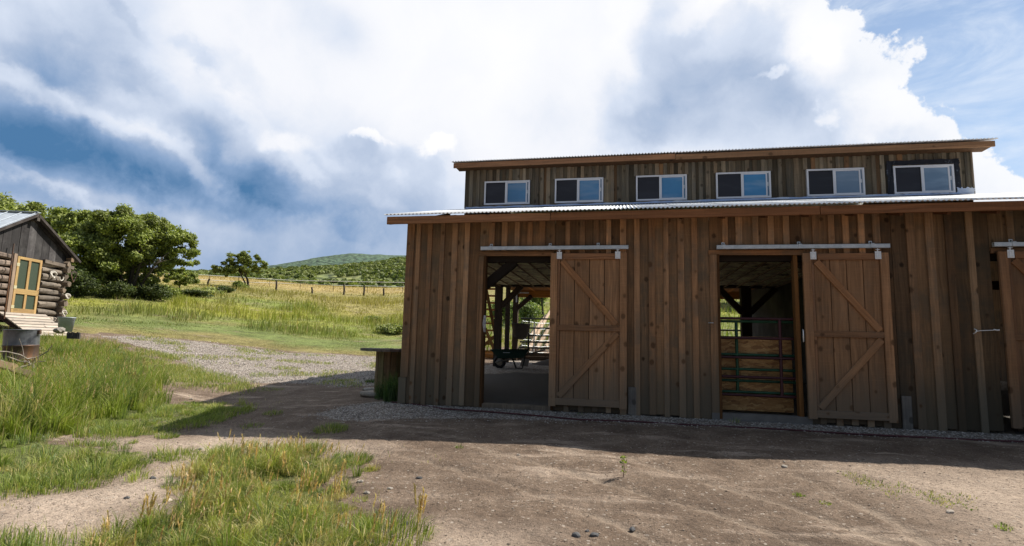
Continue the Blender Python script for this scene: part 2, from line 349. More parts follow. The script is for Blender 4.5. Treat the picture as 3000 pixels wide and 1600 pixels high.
def plankmesh(wd, th, ln, mat, ch=.004):
    """plank: x = width, y = thickness (front is -y), z = length from 0; two chamfered front edges"""
    key = (round(wd, 3), round(th, 3), round(ln, 2), mat.name)
    if key not in _pc:
        wd, th, ln = key[:3]; h = wd/2
        prof = [(-h, th/2), (-h, -th/2+ch), (-h+ch, -th/2), (h-ch, -th/2), (h, -th/2+ch), (h, th/2)]
        v = [(x, y, 0) for x, y in prof]+[(x, y, ln) for x, y in prof]
        f = [tuple(range(5, -1, -1)), tuple(range(6, 12))]+[(i, (i+1) % 6, (i+1) % 6+6, i+6) for i in range(6)]
        _pc[key] = MB().add([v_ for v_ in v], [tuple(reversed(q)) for q in f]).mesh('plank', mat)
        _pc[key].flip_normals()
        bm = bmesh.new(); bm.from_mesh(_pc[key]); bmesh.ops.recalc_face_normals(bm, faces=bm.faces); bm.to_mesh(_pc[key]); bm.free()
    return _pc[key]
def plank(name, parent, mat, x, y, z0, z1, wd, th=.025, col=(1, 1, 1), tilt=0.):
    o = obj(name, plankmesh(wd, th, z1-z0, mat), parent, (x, y, z0), (0, tilt, 0)); o.color = (*col, 1); return o
def beam(name, parent, mat, a, b, wd, th, col=(1, 1, 1), face=(0, -1, 0)):
    """beam from a to b, its front turned to 'face'"""
    a = Vector(a); b = Vector(b); z = (b-a).normalized(); yv = -Vector(face); yv = (yv-z*yv.dot(z)).normalized(); xv = yv.cross(z)
    q = Matrix((xv, yv, z)).transposed().to_quaternion()
    o = obj(name, plankmesh(wd, th, (b-a).length, mat), parent, a, q); o.color = (*col, 1); return o
def npmesh(name, V, Fc, mat, col=None, parent=None, smooth=False, loc=(0, 0, 0)):
    """V (n,3); Fc (m,k) with k = 3 or 4; col (n,3) -> colour attribute Col"""
    me = bpy.data.meshes.new(name); V = np.asarray(V, np.float32); Fc = np.asarray(Fc, np.int32); m_, k = Fc.shape
    me.vertices.add(len(V)); me.vertices.foreach_set('co', V.ravel())
    me.loops.add(m_*k); me.loops.foreach_set('vertex_index', Fc.ravel())
    me.polygons.add(m_); me.polygons.foreach_set('loop_start', np.arange(0, m_*k, k, dtype=np.int32)); 
    me.update(calc_edges=True)
    if smooth: me.polygons.foreach_set('use_smooth', np.ones(m_, bool))
    if col is not None:
        a = me.color_attributes.new('Col', 'FLOAT_COLOR', 'POINT')
        c = np.ones((len(V), 4), np.float32); c[:, :col.shape[1]] = col; a.data.foreach_set('color', c.ravel())
    me.materials.append(mat); me.validate()
    return obj(name, me, parent, loc)
def smooth(a, b, x):
    t = np.clip((x-a)/(b-a), 0, 1); return t*t*(3-2*t)
def vnoise(x, y, s, seed=0):
    """cheap value noise in the plane, 0..1"""
    x = np.asarray(x)/s+seed*17.3; y = np.asarray(y)/s+seed*5.7
    xi = np.floor(x).astype(np.int64); yi = np.floor(y).astype(np.int64); fx = x-xi; fy = y-yi
    fx = fx*fx*(3-2*fx); fy = fy*fy*(3-2*fy)
    def h(i, j):
        n = (i*374761393+j*668265263+seed*1442695041) & 0x7fffffff; n = ((n ^ (n >> 13))*1274126177) & 0x7fffffff
        return ((n ^ (n >> 16)) & 0xffff)/65535.
    return (h(xi, yi)*(1-fx)+h(xi+1, yi)*fx)*(1-fy)+(h(xi, yi+1)*(1-fx)+h(xi+1, yi+1)*fx)*fy
def fbm(x, y, s, seed=0, o=4):
    r = 0; a = .5; t = 0
    for i in range(o): r = r+a*vnoise(x, y, s/2**i, seed+i); t += a; a *= .55
    return r/t

# ------------------------------------------------------------------ terrain
def pol(az, r, el=None, z=None):
    x = CAM[0]+r*math.sin(R(az)); y = CAM[1]+r*math.cos(R(az))
    return (x, y, CAM[2]+r*math.tan(R(el)) if z is None else z)
CP = [(3.8, -9, -.5), (1, -7, -.46), (-2, -7, -.42), (7, -7, -.40), (12, -6, -.3), (0, -5, -.42), (4, -5, -.34), (9, -4, -.22), (-3.5, -4.8, -.33),
      (0, -.3, -.02), (2, -.3, -.02), (4, -.3, -.02), (6, -.3, -.02), (8, -.3, -.03), (10, -.3, -.03), (13, -.3, -.03), (16, 0, 0),
      (2, -1.2, -.10), (6, -1.2, -.08), (-2.2, -2.3, -.34), (.2, -2.3, -.28), (4.4, -2.3, -.2), (7.8, -2.3, -.15), (13, -2.5, -.12),
      (-4.5, .8, -.25), (-.8, 1.3, .02), (-4, 7.3, .1), (-3, 4, -.04), (-1, 4, .05), (-8.1, -.3, .14), (-6.3, -1.2, -.02), (-5.5, -3, -.2), (-8, -4, .05), (-12, -2, .5),
      (-15.6, 5.2, .98), (-17, 4.5, 1.1), (-14.4, 4.6, .72), (-13.6, 5.6, .66), (-14.3, 6.8, .80), (-12., 3.6, .55), (-11, 1.5, .42), (-13.5, 3., .66), (-9.5, 4.5, .35), (-17, 8, 1.25), (-7, 3.5, .02), (-12.9, 10.7, .82), (-6, 12.7, .41), (-9.2, 8, .42), (-8.7, 20, 1.23), (-16.9, 17.8, 1.8), (-1.5, 6.5, .15), (-1.6, 9.5, .45), (-2.2, 11.5, .55),
      (0, 10.3, .72), (4, 10.3, .72), (8, 10.3, .72), (12, 10.3, .7), (0, 12, .74), (6, 12, .75), (12, 13, .8), (1, 5, .1), (7, 5, .1), (7, 9.4, .18), (1, 9.4, .18), (14, 5, .2),
      pol(-24, 42, 1.9), pol(-24, 58, 3.7), pol(-24, 75, 4.75), pol(-24, 95, 5.15), pol(-32, 36, 1.3), pol(-32, 50, 3.3), pol(-32, 75, 4.9), pol(-32, 95, 5.2),
      pol(-38, 33, 1.0), pol(-38, 50, 3.4), pol(-38, 75, 5.05), pol(-38, 95, 5.35), pol(-47, 26, -.28), pol(-46, 34, 1.5), pol(-47, 45, 3.2), pol(-47, 75, 4.95), pol(-47, 95, 5.2),
      pol(-55, 34, 1.2), pol(-55, 45, 2.9), pol(-55, 75, 4.6), pol(-55, 95, 4.9), pol(-75, 30, z=2.0), pol(-75, 75, z=6), pol(-110, 30, z=1.2), pol(-110, 75, z=4),
      pol(-8, 30, 2.4), pol(-8, 45, 4.9), pol(-8, 60, 6.3), pol(-8, 80, 7.0), pol(10, 32, 2.4), pol(10, 45, 4.6), pol(10, 75, 6.6), pol(35, 34, 1.5), pol(35, 75, 5), pol(90, 30, z=.2), pol(90, 75, z=1.5),
      pol(180, 30, z=-1.2), pol(180, 80, z=-2.5), pol(-140, 30, z=0), pol(-140, 80, z=0), pol(135, 30, z=-.6), pol(135, 80, z=-1.5)]
CP = np.array(CP)
def _solve():
    P = CP[:, :2]; n = len(P)
    K = np.linalg.norm(P[:, None]-P[None], axis=2); A = np.zeros((n+3, n+3)); A[:n, :n] = -K-np.eye(n)*.02; A[:n, n] = 1; A[:n, n+1:] = P; A[n, :n] = 1; A[n+1:, :n] = P.T
    return np.linalg.solve(A, np.r_[CP[:, 2], 0, 0, 0])
TW = _solve()
def rbf(x, y):
    x = np.asarray(x, float); y = np.asarray(y, float); sh = x.shape; x = x.ravel(); y = y.ravel(); out = np.empty(len(x)); n = len(CP)
    for i in range(0, len(x), 20000):
        X = np.stack([x[i:i+20000], y[i:i+20000]], 1)
        out[i:i+20000] = -np.linalg.norm(X[:, None]-CP[None, :, :2], axis=2) @ TW[:n]+TW[n]+X @ TW[n+1:]
    return out.reshape(sh)
def terr(x, y):
    x = np.asarray(x, float); y = np.asarray(y, float)
    dx = x-CAM[0]; dy = y-CAM[1]; r = np.hypot(dx, dy); k = np.where(r > 95, 95/np.maximum(r, 1e-6), 1.)
    z = rbf(CAM[0]+dx*k, CAM[1]+dy*k)
    z = np.where(r > 95, z*(1-.3*smooth(95, 200, r)), z)
    ins = smooth(-.25, .0, x)*smooth(10.03, 9.90, y)*smooth(-.4, -.1, y)       # level ground inside the barn, lower than the yard behind
    z = z*(1-ins)+np.interp(y, [-.3, 0, .3, 4, 6, 9.9], [-.02, -.02, .0, .37, .43, .50])*ins
    out = 1-ins
    amp = .035+.02*smooth(20, 60, r)
    z = z+out*((fbm(x, y, .4, 44)-.5)*.045+(fbm(x, y, .13, 45, 3)-.5)*.022)*(r < 25)
    z = z+out*(fbm(x, y, 2.2, 3)-.5)*amp*1.5*smooth(-.3, -1.2, y-0*x)*(r < 60)+out*(fbm(x, y, 9., 5)-.5)*.45*smooth(26, 50, r)*smooth(400, 90, r)
    # two wheel ruts running past the barn front
    return z
def ground(px, py):
    d = ray(px, py); h = math.hypot(d[0], d[1]); rr = np.geomspace(2.5, 110, 500); P = CAM[None]+d[None]*(rr/h)[:, None]
    g = terr(P[:, 0], P[:, 1]); i = int(np.argmax(P[:, 2] < g))
    if i == 0: i = len(rr)-1 if P[-1, 2] >= g[-1] else 1
    a = (P[i-1, 2]-g[i-1]); b = (P[i, 2]-g[i]); t = a/(a-b) if a != b else 0
    return P[i-1]*(1-t)+P[i]*t
def polyw(px): return np.array([ground(*q)[:2] for q in px])
def inpoly(x, y, P, soft=.5):
    """1 inside, falling to 0 over 'soft' metres outside"""
    x = np.asarray(x); y = np.asarray(y); c = np.zeros(x.shape, bool); dist = np.full(x.shape, 1e9)
    for i in range(len(P)):
        x0, y0 = P[i-1]; x1, y1 = P[i]
        cond = ((y0 > y) != (y1 > y)); xx = (x1-x0)*(y-y0)/((y1-y0) if y1 != y0 else 1e-9)+x0; c ^= cond & (x < xx)
        L = (x1-x0)**2+(y1-y0)**2+1e-9; t = np.clip(((x-x0)*(x1-x0)+(y-y0)*(y1-y0))/L, 0, 1)
        dist = np.minimum(dist, np.hypot(x-x0-t*(x1-x0), y-y0-t*(y1-y0)))
    sd_ = np.where(c, dist, -dist); return np.clip((sd_+soft/2)/soft, 0, 1)
PG = {
 'tall': polyw([(-120, 985), (180, 1000), (300, 1020), (400, 1075), (440, 1140), (400, 1185), (300, 1225), (150, 1275), (-120, 1300)]),
 'lawn': polyw([(-120, 1290), (150, 1270), (380, 1175), (500, 1180), (640, 1185), (740, 1190), (640, 1225), (540, 1255), (470, 1275), (330, 1280), (240, 1262), (160, 1300), (400, 1318), (450, 1345), (400, 1385), (250, 1415), (100, 1440), (-120, 1460)]),
 'fore': polyw([(260, 1660), (330, 1590), (430, 1545), (560, 1480), (560, 1410), (680, 1322), (880, 1330), (1000, 1365), (1060, 1380), (950, 1420), (990, 1480), (1050, 1530), (1100, 1580), (1150, 1660)]),
 'gravel': polyw([(300, 984), (420, 985), (600, 1003), (850, 1034), (1000, 1040), (1200, 1043), (1200, 1128), (1050, 1132), (900, 1122), (700, 1118), (560, 1078), (520, 1050), (400, 1012)]),
 'mix': polyw([(300, 1000), (520, 1050), (560, 1078), (760, 1128), (700, 1150), (480, 1125), (430, 1080), (330, 1030)]),
 'bl': polyw([(-120, 1700), (-40, 1590), (60, 1580), (170, 1590), (150, 1700)]),
}
PG['strip'] = np.array([(-1.1, -.9), (-.3, -1.25), (1.0, -.95), (4, -.62), (8, -.55), (13.5, -.55), (13.5, .3), (-.3, .3), (-.9, -.1)])
PG['inside'] = np.array([(-.1, -.05), (13, -.05), (13, 9.9), (-.1, 9.9)])
EDGE = polyw([(150, 982), (330, 980), (600, 1003), (850, 1034), (1000, 1040), (1180, 1043)])      # near edge of the meadow
def beyond(x, y):
    """metres past the near edge of the meadow, measured away from the camera"""
    dx = x-CAM[0]; dy = y-CAM[1]; az = np.arctan2(dx, dy); r = np.hypot(dx, dy)
    ea = np.arctan2(EDGE[:, 0]-CAM[0], EDGE[:, 1]-CAM[1]); er = np.hypot(EDGE[:, 0]-CAM[0], EDGE[:, 1]-CAM[1]); o = np.argsort(ea)
    er_ = np.interp(az, ea[o], er[o]); return np.where((az > -1.9) & (az < 1.4), r-er_, -5+0*r), r, np.degrees(az)
def zones(x, y):
    b, r, az = beyond(x, y)
    Z = {k: inpoly(x, y, PG[k], s) for k, s in (('tall', .7), ('lawn', .5), ('fore', .45), ('gravel', 1.2), ('mix', .8), ('strip', .35), ('inside', .1), ('bl', .3))}
    Z['b'] = b; Z['r'] = r; Z['az'] = az
    Z['meadow'] = smooth(-.6, 1.2, b)*(1-Z['inside'])*np.where((x > -.3) & (y < 13), 0, 1)
    return Z
def field_col(x, y, Z):
    """colour of the meadow at a point: blue-green herbs, dry strip, green bank, golden top"""
    b = Z['b']+(fbm(x, y, 3., 21)-.5)*5; az = Z['az']; r = Z['r']; n = x.shape[0]
    c = np.zeros((n, 3)); 
    dry = np.array((.27, .235, .10)); herb = np.array((.19, .232, .08)); green = np.array((.225, .265, .07)); yg = np.array((.35, .355, .08)); gold = np.array((.44, .34, .15)); olive = np.array((.21, .215, .085))
    p1 = fbm(x, y, 4., 31); p2 = fbm(x, y, 7., 41); p3 = fbm(x, y, 1.6, 51)
    c[:] = dry
    m = smooth(2.2, 4.2, b)*(.15+.85*smooth(.36, .60, p1*.6+p3*.4+.14*smooth(-34, -44, az))); c = c*(1-m[:, None])+herb*m[:, None]
    m = smooth(6.5, 9.5, b); mid = green+(yg-green)*smooth(.40, .62, p2)[:, None]; mid = mid+(olive-mid)*(smooth(.5, .68, p3)*.7)[:, None]; c = c*(1-m[:, None])+mid*m[:, None]
    m = smooth(44, 58, r+(p2-.5)*22+6*smooth(-36, -26, az))*.75; c = c*(1-m[:, None])+(olive*.4+gold*.6)*m[:, None]
    m = smooth(66, 74, r+(p1-.5)*6); c = c*(1-m[:, None])+gold*m[:, None]
    return c

TRK = [polyw(p) for p in ([(1040, 1305), (1250, 1347), (1500, 1422), (1750, 1512), (2000, 1620)], [(1380, 1305), (1650, 1372), (1850, 1432), (2100, 1505), (2440, 1620)], 
    [(1840, 1340), (1960, 1380), (2300, 1480), (2700, 1620)], [(2330, 1395), (2500, 1470), (2650, 1545), (2780, 1640)], [(1040, 1235), (1110, 1275), (1180, 1310)], [(960, 1190), (1100, 1250), (1400, 1290), (1900, 1300)])]
def tracks(x, y):
    """depth (0..1) of the tyre ruts at a point"""
    out = np.zeros(x.shape); wob = (fbm(x, y, 1.3, 14)-.5)*.12
    for T in TRK:
        d = np.full(x.shape, 9.)
        for i in range(len(T)-1):
            (x0, y0), (x1, y1) = T[i], T[i+1]; L = (x1-x0)**2+(y1-y0)**2; t = np.clip(((x-x0)*(x1-x0)+(y-y0)*(y1-y0))/L, 0, 1); d = np.minimum(d, np.hypot(x-x0-t*(x1-x0), y-y0-t*(y1-y0)))
        out = np.maximum(out, smooth(.085, .025, np.abs(d+wob)))
    return out
def build_ground():
    az = np.r_[np.arange(-180, -64, 3.), np.arange(-64, 42, .22), np.arange(42, 180, 3.)]
    rs = np.r_[np.geomspace(.3, 3, 16)[:-1], np.geomspace(3, 45, 190)[:-1], np.geomspace(45, 120, 50)[:-1], np.geomspace(120, 4000, 30)]
    A, Rr = np.meshgrid(np.radians(az), rs); X = CAM[0]+Rr*np.sin(A); Y = CAM[1]+Rr*np.cos(A); Zt = terr(X, Y)
    tk = tracks(X, Y); Zt = Zt-.022*tk*(1-.5*fbm(X, Y, .5, 2)); V = np.stack([X, Y, Zt], -1).reshape(-1, 3); nr, na = X.shape
    V = np.vstack([V, [CAM[0], CAM[1], float(terr(CAM[0], CAM[1]))]])
    i, j = np.meshgrid(np.arange(nr-1), np.arange(na), indexing='ij'); j2 = (j+1) % na
    Fq = np.stack([i*na+j, (i+1)*na+j, (i+1)*na+j2, i*na+j2], -1).reshape(-1, 4)[:, ::-1]
    x, y = V[:, 0], V[:, 1]; Zs = zones(x, y)
    fc = field_col(x, y, Zs)
    grassy = np.maximum.reduce([Zs['tall'], Zs['lawn']*.85, Zs['fore']*.8, Zs['meadow'], Zs['bl'], Zs['mix']*.45])
    fc = np.where((Zs['meadow'] > .3)[:, None], fc, np.array((.13, .15, .05))[None])
    grav = np.maximum.reduce([Zs['gravel'], Zs['strip'], Zs['inside']*(y > 3.6)*.8])
    col = np.concatenate([fc, grassy[:, None]], 1)
    m, t, b, out = newmat('ground')
    me_at = t.new('ShaderNodeAttribute', attribute_name='Col'); ma = t.new('ShaderNodeAttribute', attribute_name='Mask')
    P = t.new('ShaderNodeNewGeometry').outputs['Position']
    big = t.noise(P, .45, 5, .6, .3); mid = t.noise(P, 2.3, 6, .6); fine = t.noise(P, 17., 7, .7); vf = t.noise(P, 90., 3, .7)
    d1 = t.ramp(mid, [(.3, (.105, .075, .056)), (.5, (.158, .116, .086)), (.7, (.215, .163, .124))])
    # pale dusty patches, streaked along the yard
    st = t.noise(t.map(P, rot=(0, 0, R(-20)), scale=(.55, 2.6, 1)), 1., 6, .62, .4)
    pale = t.math('MULTIPLY', t.rng(st, .52, .66), t.rng(big, .35, .6))
    ms = t.new('ShaderNodeSeparateColor'); t.put(ms.inputs[0], ma.outputs[0])
    pale = t.math('MAXIMUM', t.math('MULTIPLY', pale, .75), t.math('MULTIPLY', ms.outputs[1], t.rng(mid, .25, .55, .72, 1.)))
    d1 = t.mix(pale, d1, (.43, .345, .275))
    d1 = t.mix(t.rng(fine, .35, .7, 0, .55), d1, t.mix(1., d1, (1.7, 1.66, 1.62, 1), 'MULTIPLY'))
    Pw = t.vmath('ADD', P, t.vmath('SCALE', t.noise(P, 30, 3, out=1), scale=.04))
    for sc_, th_, cc_ in ((24., .93, (.46, .40, .34)), (55., .88, (.44, .37, .30)), (30., .90, (.05, .036, .028)), (70., .80, (.06, .045, .035))):
        vv = t.voro(t.vmath('ADD', Pw, (sc_, 0, 0)), sc_); s2 = t.new('ShaderNodeSeparateColor'); t.put(s2.inputs[0], vv.outputs['Color'])
        d1 = t.mix(t.math('MULTIPLY', t.math('MULTIPLY', t.rng(vv.outputs['Distance'], .42, .28), t.math('GREATER_THAN', t.math('ADD', s2.outputs[0], t.math('MULTIPLY', t.math('SUBTRACT', mid, .5), .35)), th_)), .8), d1, cc_)
    d1 = t.mix(t.rng(vf, .55, .8, 0, .35), d1, (.42, .36, .30)); d1 = t.mix(t.rng(t.noise(P, 38., 4, .7), .56, .66, 0, .55), d1, (.085, .06, .045))
    # tyre tracks: thin pale lines curving through the yard
    tr = t.math('MULTIPLY', ma.outputs['Alpha'], t.rng(t.noise(P, 1.5, 6, .75), .40, .58, .0, .8))
    d1 = t.mix(tr, d1, (.33, .26, .20))
    # cracks in the pale crust
    ck = t.voro(t.vmath('ADD', P, t.vmath('SCALE', t.noise(P, 9, 3, out=1), scale=.12)), 7., 'DISTANCE_TO_EDGE')
    d1 = t.mix(t.math('MULTIPLY', t.rng(ck.outputs['Distance'], .035, .01), t.math('MULTIPLY', pale, .35)), d1, (.16, .115, .08))
    # gravel colour
    vg = t.voro(t.vmath('ADD', P, t.vmath('SCALE', t.noise(P, 40, 2, out=1), scale=.02)), 34.); sg = t.new('ShaderNodeSeparateColor'); t.put(sg.inputs[0], vg.outputs['Color'])
    g = t.ramp(sg.outputs[0], [(0, (.17, .14, .115)), (.35, (.35, .30, .255)), (.7, (.50, .44, .385)), (1, (.72, .66, .59))])
    g = t.mix(t.rng(vg.outputs['Distance'], .35, .75, 0, .7), g, (.13, .105, .088))
    gm = t.rng(t.math('ADD', ms.outputs[0], t.math('MULTIPLY', t.math('SUBTRACT', mid, .5), 1.0)), .4, .62)
    base = t.mix(gm, d1, g)
    ga = t.math('ADD', me_at.outputs['Alpha'], t.math('MULTIPLY', t.math('SUBTRACT', t.noise(P, 1.9, 6, .65), .5), 1.5))
    gf = t.rng(ga, .5, .72)
    gv = t.math('ADD', t.math('MULTIPLY', t.noise(P, .9, 6, .7), .9), t.math('MULTIPLY', t.noise(P, 6., 5, .7), .8))
    soil = t.mix(t.rng(fine, .35, .65), t.mix(1., me_at.outputs[0], (.55, .55, .5, 1), 'MULTIPLY'), t.mix(1., me_at.outputs[0], (1.15, 1.15, 1.1, 1), 'MULTIPLY'))
    soil = t.vmath('SCALE', soil, scale=t.rng(gv, .6, 1.1, .55, 1.35))
    soil = t.mix(t.math('MULTIPLY', t.rng(t.noise(t.map(P, scale=(.5, 1.4, 1.)), .8, 6, .7), .56, .66, 0, .8), t.rng(ms.outputs[0], .5, .2)), soil, (.30, .235, .165))
    base = t.mix(gf, base, soil)
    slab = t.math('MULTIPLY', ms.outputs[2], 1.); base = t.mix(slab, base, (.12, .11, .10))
    t.put(b.inputs['Base Color'], base); b.inputs['Roughness'].default_value = .95; b.inputs['Specular IOR Level'].default_value = .15
    h = t.math('ADD', t.math('MULTIPLY', fine, .6), t.math('ADD', t.math('MULTIPLY', vf, .25), t.math('MULTIPLY', mid, 1.2)))
    h = t.math('ADD', h, t.math('MULTIPLY', t.math('MULTIPLY', gm, t.math('SUBTRACT', 1., vg.outputs['Distance'])), .55)); h = t.math('SUBTRACT', h, t.math('MULTIPLY', tr, .4))
    t.put(b.inputs['Normal'], t.bump(h, 1., .05))
    o = npmesh('ground', V, Fq, m, col, smooth=True); o['kind'] = 'structure'
    a = o.data.color_attributes.new('Mask', 'FLOAT_COLOR', 'POINT')
    sand = np.maximum.reduce([inpoly(x, y, polyw([(-100, 1560), (-100, 1460), (100, 1445), (330, 1420), (470, 1370), (470, 1330), (300, 1290), (560, 1290), (640, 1265), (900, 1300), (760, 1330), (560, 1400), (520, 1450), (380, 1500), (260, 1570), (0, 1640)]), .8),
        inpoly(x, y, polyw([(380, 1060), (600, 1070), (640, 1120), (420, 1120)]), 1.)*.8,
        inpoly(x, y, polyw([(2480, 1372), (3100, 1390), (3300, 1640), (2960, 1580), (2800, 1480), (2600, 1420)]), 1.2)*.95,
        inpoly(x, y, polyw([(880, 1560), (1200, 1540), (1600, 1560), (1500, 1620), (900, 1640)]), .6)*.8,
        inpoly(x, y, polyw([(800, 1290), (1150, 1300), (1100, 1335), (900, 1325)]), .5)*.7])
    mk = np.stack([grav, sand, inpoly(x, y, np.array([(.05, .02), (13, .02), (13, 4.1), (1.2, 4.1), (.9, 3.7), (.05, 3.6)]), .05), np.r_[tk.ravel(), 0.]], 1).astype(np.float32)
    a.data.foreach_set('color', mk.ravel())
build_ground()

# ------------------------------------------------------------------ the barn
def jit(a): return random.uniform(-a, a)
def mul(c, k): return tuple(x*k for x in c)
def corr(name, parent, x0, x1, y0, z0, y1, z1, mat, pitch=.0677, amp=.011, seg=8):
    """one corrugated sheet, ridges running up the slope, with real thickness at its edges"""
    n = int(round((x1-x0)/pitch*seg)); xs = np.linspace(x0, x1, n+1); hh = amp*np.cos(2*math.pi*(xs)/pitch)
    L = math.hypot(y1-y0, z1-z0); ny, nz = -(z1-z0)/L, (y1-y0)/L
    if nz < 0: ny, nz = -ny, -nz
    V = []
    for t in (0, 1e-3):
        for (yy, zz) in ((y0, z0), (y1, z1)):
            V.append(np.stack([xs, yy+ny*(hh-t), zz+nz*(hh-t)], 1))
    V = np.concatenate(V); i = np.arange(n); m_ = n+1
    Fc = np.concatenate([np.stack([i, i+1, i+1+m_, i+m_], 1), np.stack([i+2*m_, i+3*m_, i+1+3*m_, i+1+2*m_], 1), np.stack([i, i+2*m_, i+1+2*m_, i+1], 1)])
    return npmesh(name, V, Fc, mat, parent=parent, smooth=False)
barn = empty('barn', (5.3, 0, 0), label='long two-storey board-and-batten barn with corrugated metal roofs and sliding doors', cat='barn')
barn.location = (0, 0, 0)
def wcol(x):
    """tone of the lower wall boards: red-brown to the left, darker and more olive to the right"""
    t = float(smooth(7.2, 9.2, x)); a = (1.04, .98, .94); b_ = (.60, .66, .68)  # darker right end is partly lens vignetting put into the board colour
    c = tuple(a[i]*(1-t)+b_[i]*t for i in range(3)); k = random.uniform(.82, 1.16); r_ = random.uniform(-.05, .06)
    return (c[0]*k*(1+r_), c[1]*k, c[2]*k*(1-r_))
ZT = 3.23
def wallrun(x0, x1, z0, z1, pitch=.218, bw=.092, sup=0., jitz=.02, mat=None, colf=wcol, y=0., endb=False, leanf=None):
    n = max(1, round((x1-x0)/pitch)); p = (x1-x0)/n; mat = mat or W['barn']
    for i in range(n):
        xc = x0+(i+.5)*p; zb = z0+(jit(jitz) if z0 < .3 or y > 1 else 0)
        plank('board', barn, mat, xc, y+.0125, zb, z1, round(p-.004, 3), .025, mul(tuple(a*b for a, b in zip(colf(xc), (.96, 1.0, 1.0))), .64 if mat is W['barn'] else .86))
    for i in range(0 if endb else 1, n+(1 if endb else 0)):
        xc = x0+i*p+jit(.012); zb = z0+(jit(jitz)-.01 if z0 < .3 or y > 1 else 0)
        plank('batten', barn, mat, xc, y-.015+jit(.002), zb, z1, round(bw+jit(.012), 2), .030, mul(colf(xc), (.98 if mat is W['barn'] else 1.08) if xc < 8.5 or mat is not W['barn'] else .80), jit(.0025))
wallrun(0., 1.34, 0., ZT)
wallrun(1.34, 2.66, 2.635, ZT)
wallrun(2.66, 5.14, 0., ZT)
wallrun(5.14, 6.50, 2.625, ZT)
wallrun(6.50, 7.75, 0., ZT)
wallrun(7.75, 9.03, 0., ZT, .256, .10)
wallrun(9.03, 10.36, 2.63, ZT, .256, .10)
wallrun(10.36, 13.0, 0., ZT, .256, .10)
# corner, trims, header boards
plank('corner_board', barn, W['barn'], .07, -.0125, .44, ZT, .14, .025, (1.0, .93, .88))
plank('patch_board', barn, W['barn'], .045, -.014, -.01, .43, .135, .03, (.62, .66, .68))
plank('trim_board', barn, W['barn'], 1.385, -.014, -.01, 2.54, .09, .028, (.95, .9, .85))
plank('trim_board', barn, W['barn'], 5.19, -.014, -.02, 2.535, .115, .03, (1.0, .95, .9))
plank('patch_board', barn, W['grey'], 3.93, -.014, -.01, .42, .13, .03, (.55, .58, .62))
plank('patch_board', barn, W['grey'], 7.815, -.014, -.03, .45, .13, .03, (.45, .48, .52))
beam('header_board', barn, W['barn'], (1.345, -.016, 2.587), (2.64, -.016, 2.578), .082, .03, (1.0, .85, .72))
beam('header_board', barn, W['barn'], (5.12, -.016, 2.58), (6.52, -.016, 2.572), .082, .03, (.8, .66, .55))
beam('header_board', barn, W['barn'], (9.03, -.016, 2.58), (10.3, -.016, 2.58), .08, .03, (.6, .55, .5))
# jambs inside the openings
for x, c in ((1.455, (.5, .45, .42)), (2.645, (.5, .45, .42)), (5.262, (.5, .45, .42))): beam('jamb', barn, W['beam'], (x, .028, 0), (x, .028, 2.55), .04, .13, mul(c, .5))
beam('jamb', barn, W['beam'], (6.415, .06, 0), (6.40, .06, 2.55), .06, .14, (.55, .5, .42))
MB().box((1.36, -.02, -.06), (2.66, .16, .055)).build('threshold', W['grey'], barn).color = (.55, .5, .45, 1)
MB().box((5.13, -.03, -.06), (6.55, .14, .085)).build('threshold', W['cement'], barn)
# fascia boards: three lengths butted, front edge of the low roof
YF = -.40
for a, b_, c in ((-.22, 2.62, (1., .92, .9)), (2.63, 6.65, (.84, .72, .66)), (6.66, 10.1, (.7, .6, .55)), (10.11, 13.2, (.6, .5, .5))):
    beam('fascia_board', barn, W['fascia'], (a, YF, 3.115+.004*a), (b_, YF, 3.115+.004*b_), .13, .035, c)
# soffit / rafter tails under the low roof
for x in np.arange(-.18, 13.2, .61): beam('rafter', barn, W['fascia'], (x, YF+.03, 3.10), (x, 3.36, 3.10+3.76*.252), .04, .10, (.4, .32, .3), face=(0, -1, 2))
ROOF_Y0, ROOF_Z0, ROOF_Y1, ROOF_Z1 = -.455, 3.208, 3.40, 4.235
x = -.27; k = 0
while x < 13.2:
    x2 = x+.0677*12; corr('roof_sheet', barn, x, x2+.02, ROOF_Y0-jit(.006), ROOF_Z0+.0012*(k % 2)+.004*x, ROOF_Y1, ROOF_Z1+.0012*(k % 2)+.0065*x, W['roof']); x = x2; k += 1
# clerestory wall
YC = 3.42; ZB, ZC = 4.27, 5.27; XR = 10.76
WIN = [(.505, 1.61), (2.205, 3.325), (4.06, 5.17), (5.79, 6.92), (7.64, 8.76), (9.31, 10.42)]
def ucol(x):
    k = random.uniform(.62, 1.25); r_ = jit(.06)
    if random.random() < .12: return (1.35, 1.0, .75)
    return (k*(.97+r_), k*1.0, k*(1.0-r_))
segs = []; px_ = 0.
for i, (a, b_) in enumerate(WIN):
    zw0 = 4.33+.004*i; zw1 = 4.905+.008*i
    wallrun(px_, a-.012, ZB+.004*px_, ZC, .16, .088, mat=W['upper'], colf=ucol, y=YC, endb=False, jitz=.012)
    wallrun(a-.012, b_+.012, zw1+.012, ZC, .16, .088, mat=W['upper'], colf=ucol, y=YC, endb=True, jitz=0)
    if i < 3: beam('sill_board', barn, W['upper'], (a-.01, YC-.012, zw0-.055), (b_+.01, YC-.012, zw0-.050), .09, .024, (.9, .95, .8))
    else: MB().box((a-.01, YC-.01, ZB+.0), (b_+.01, YC+.01, zw0-.012)).build('flashing_tape', W['tape'], barn)
    px_ = b_+.012
wallrun(px_, XR, ZB, ZC, .12, .06, mat=W['upper'], colf=ucol, y=YC)
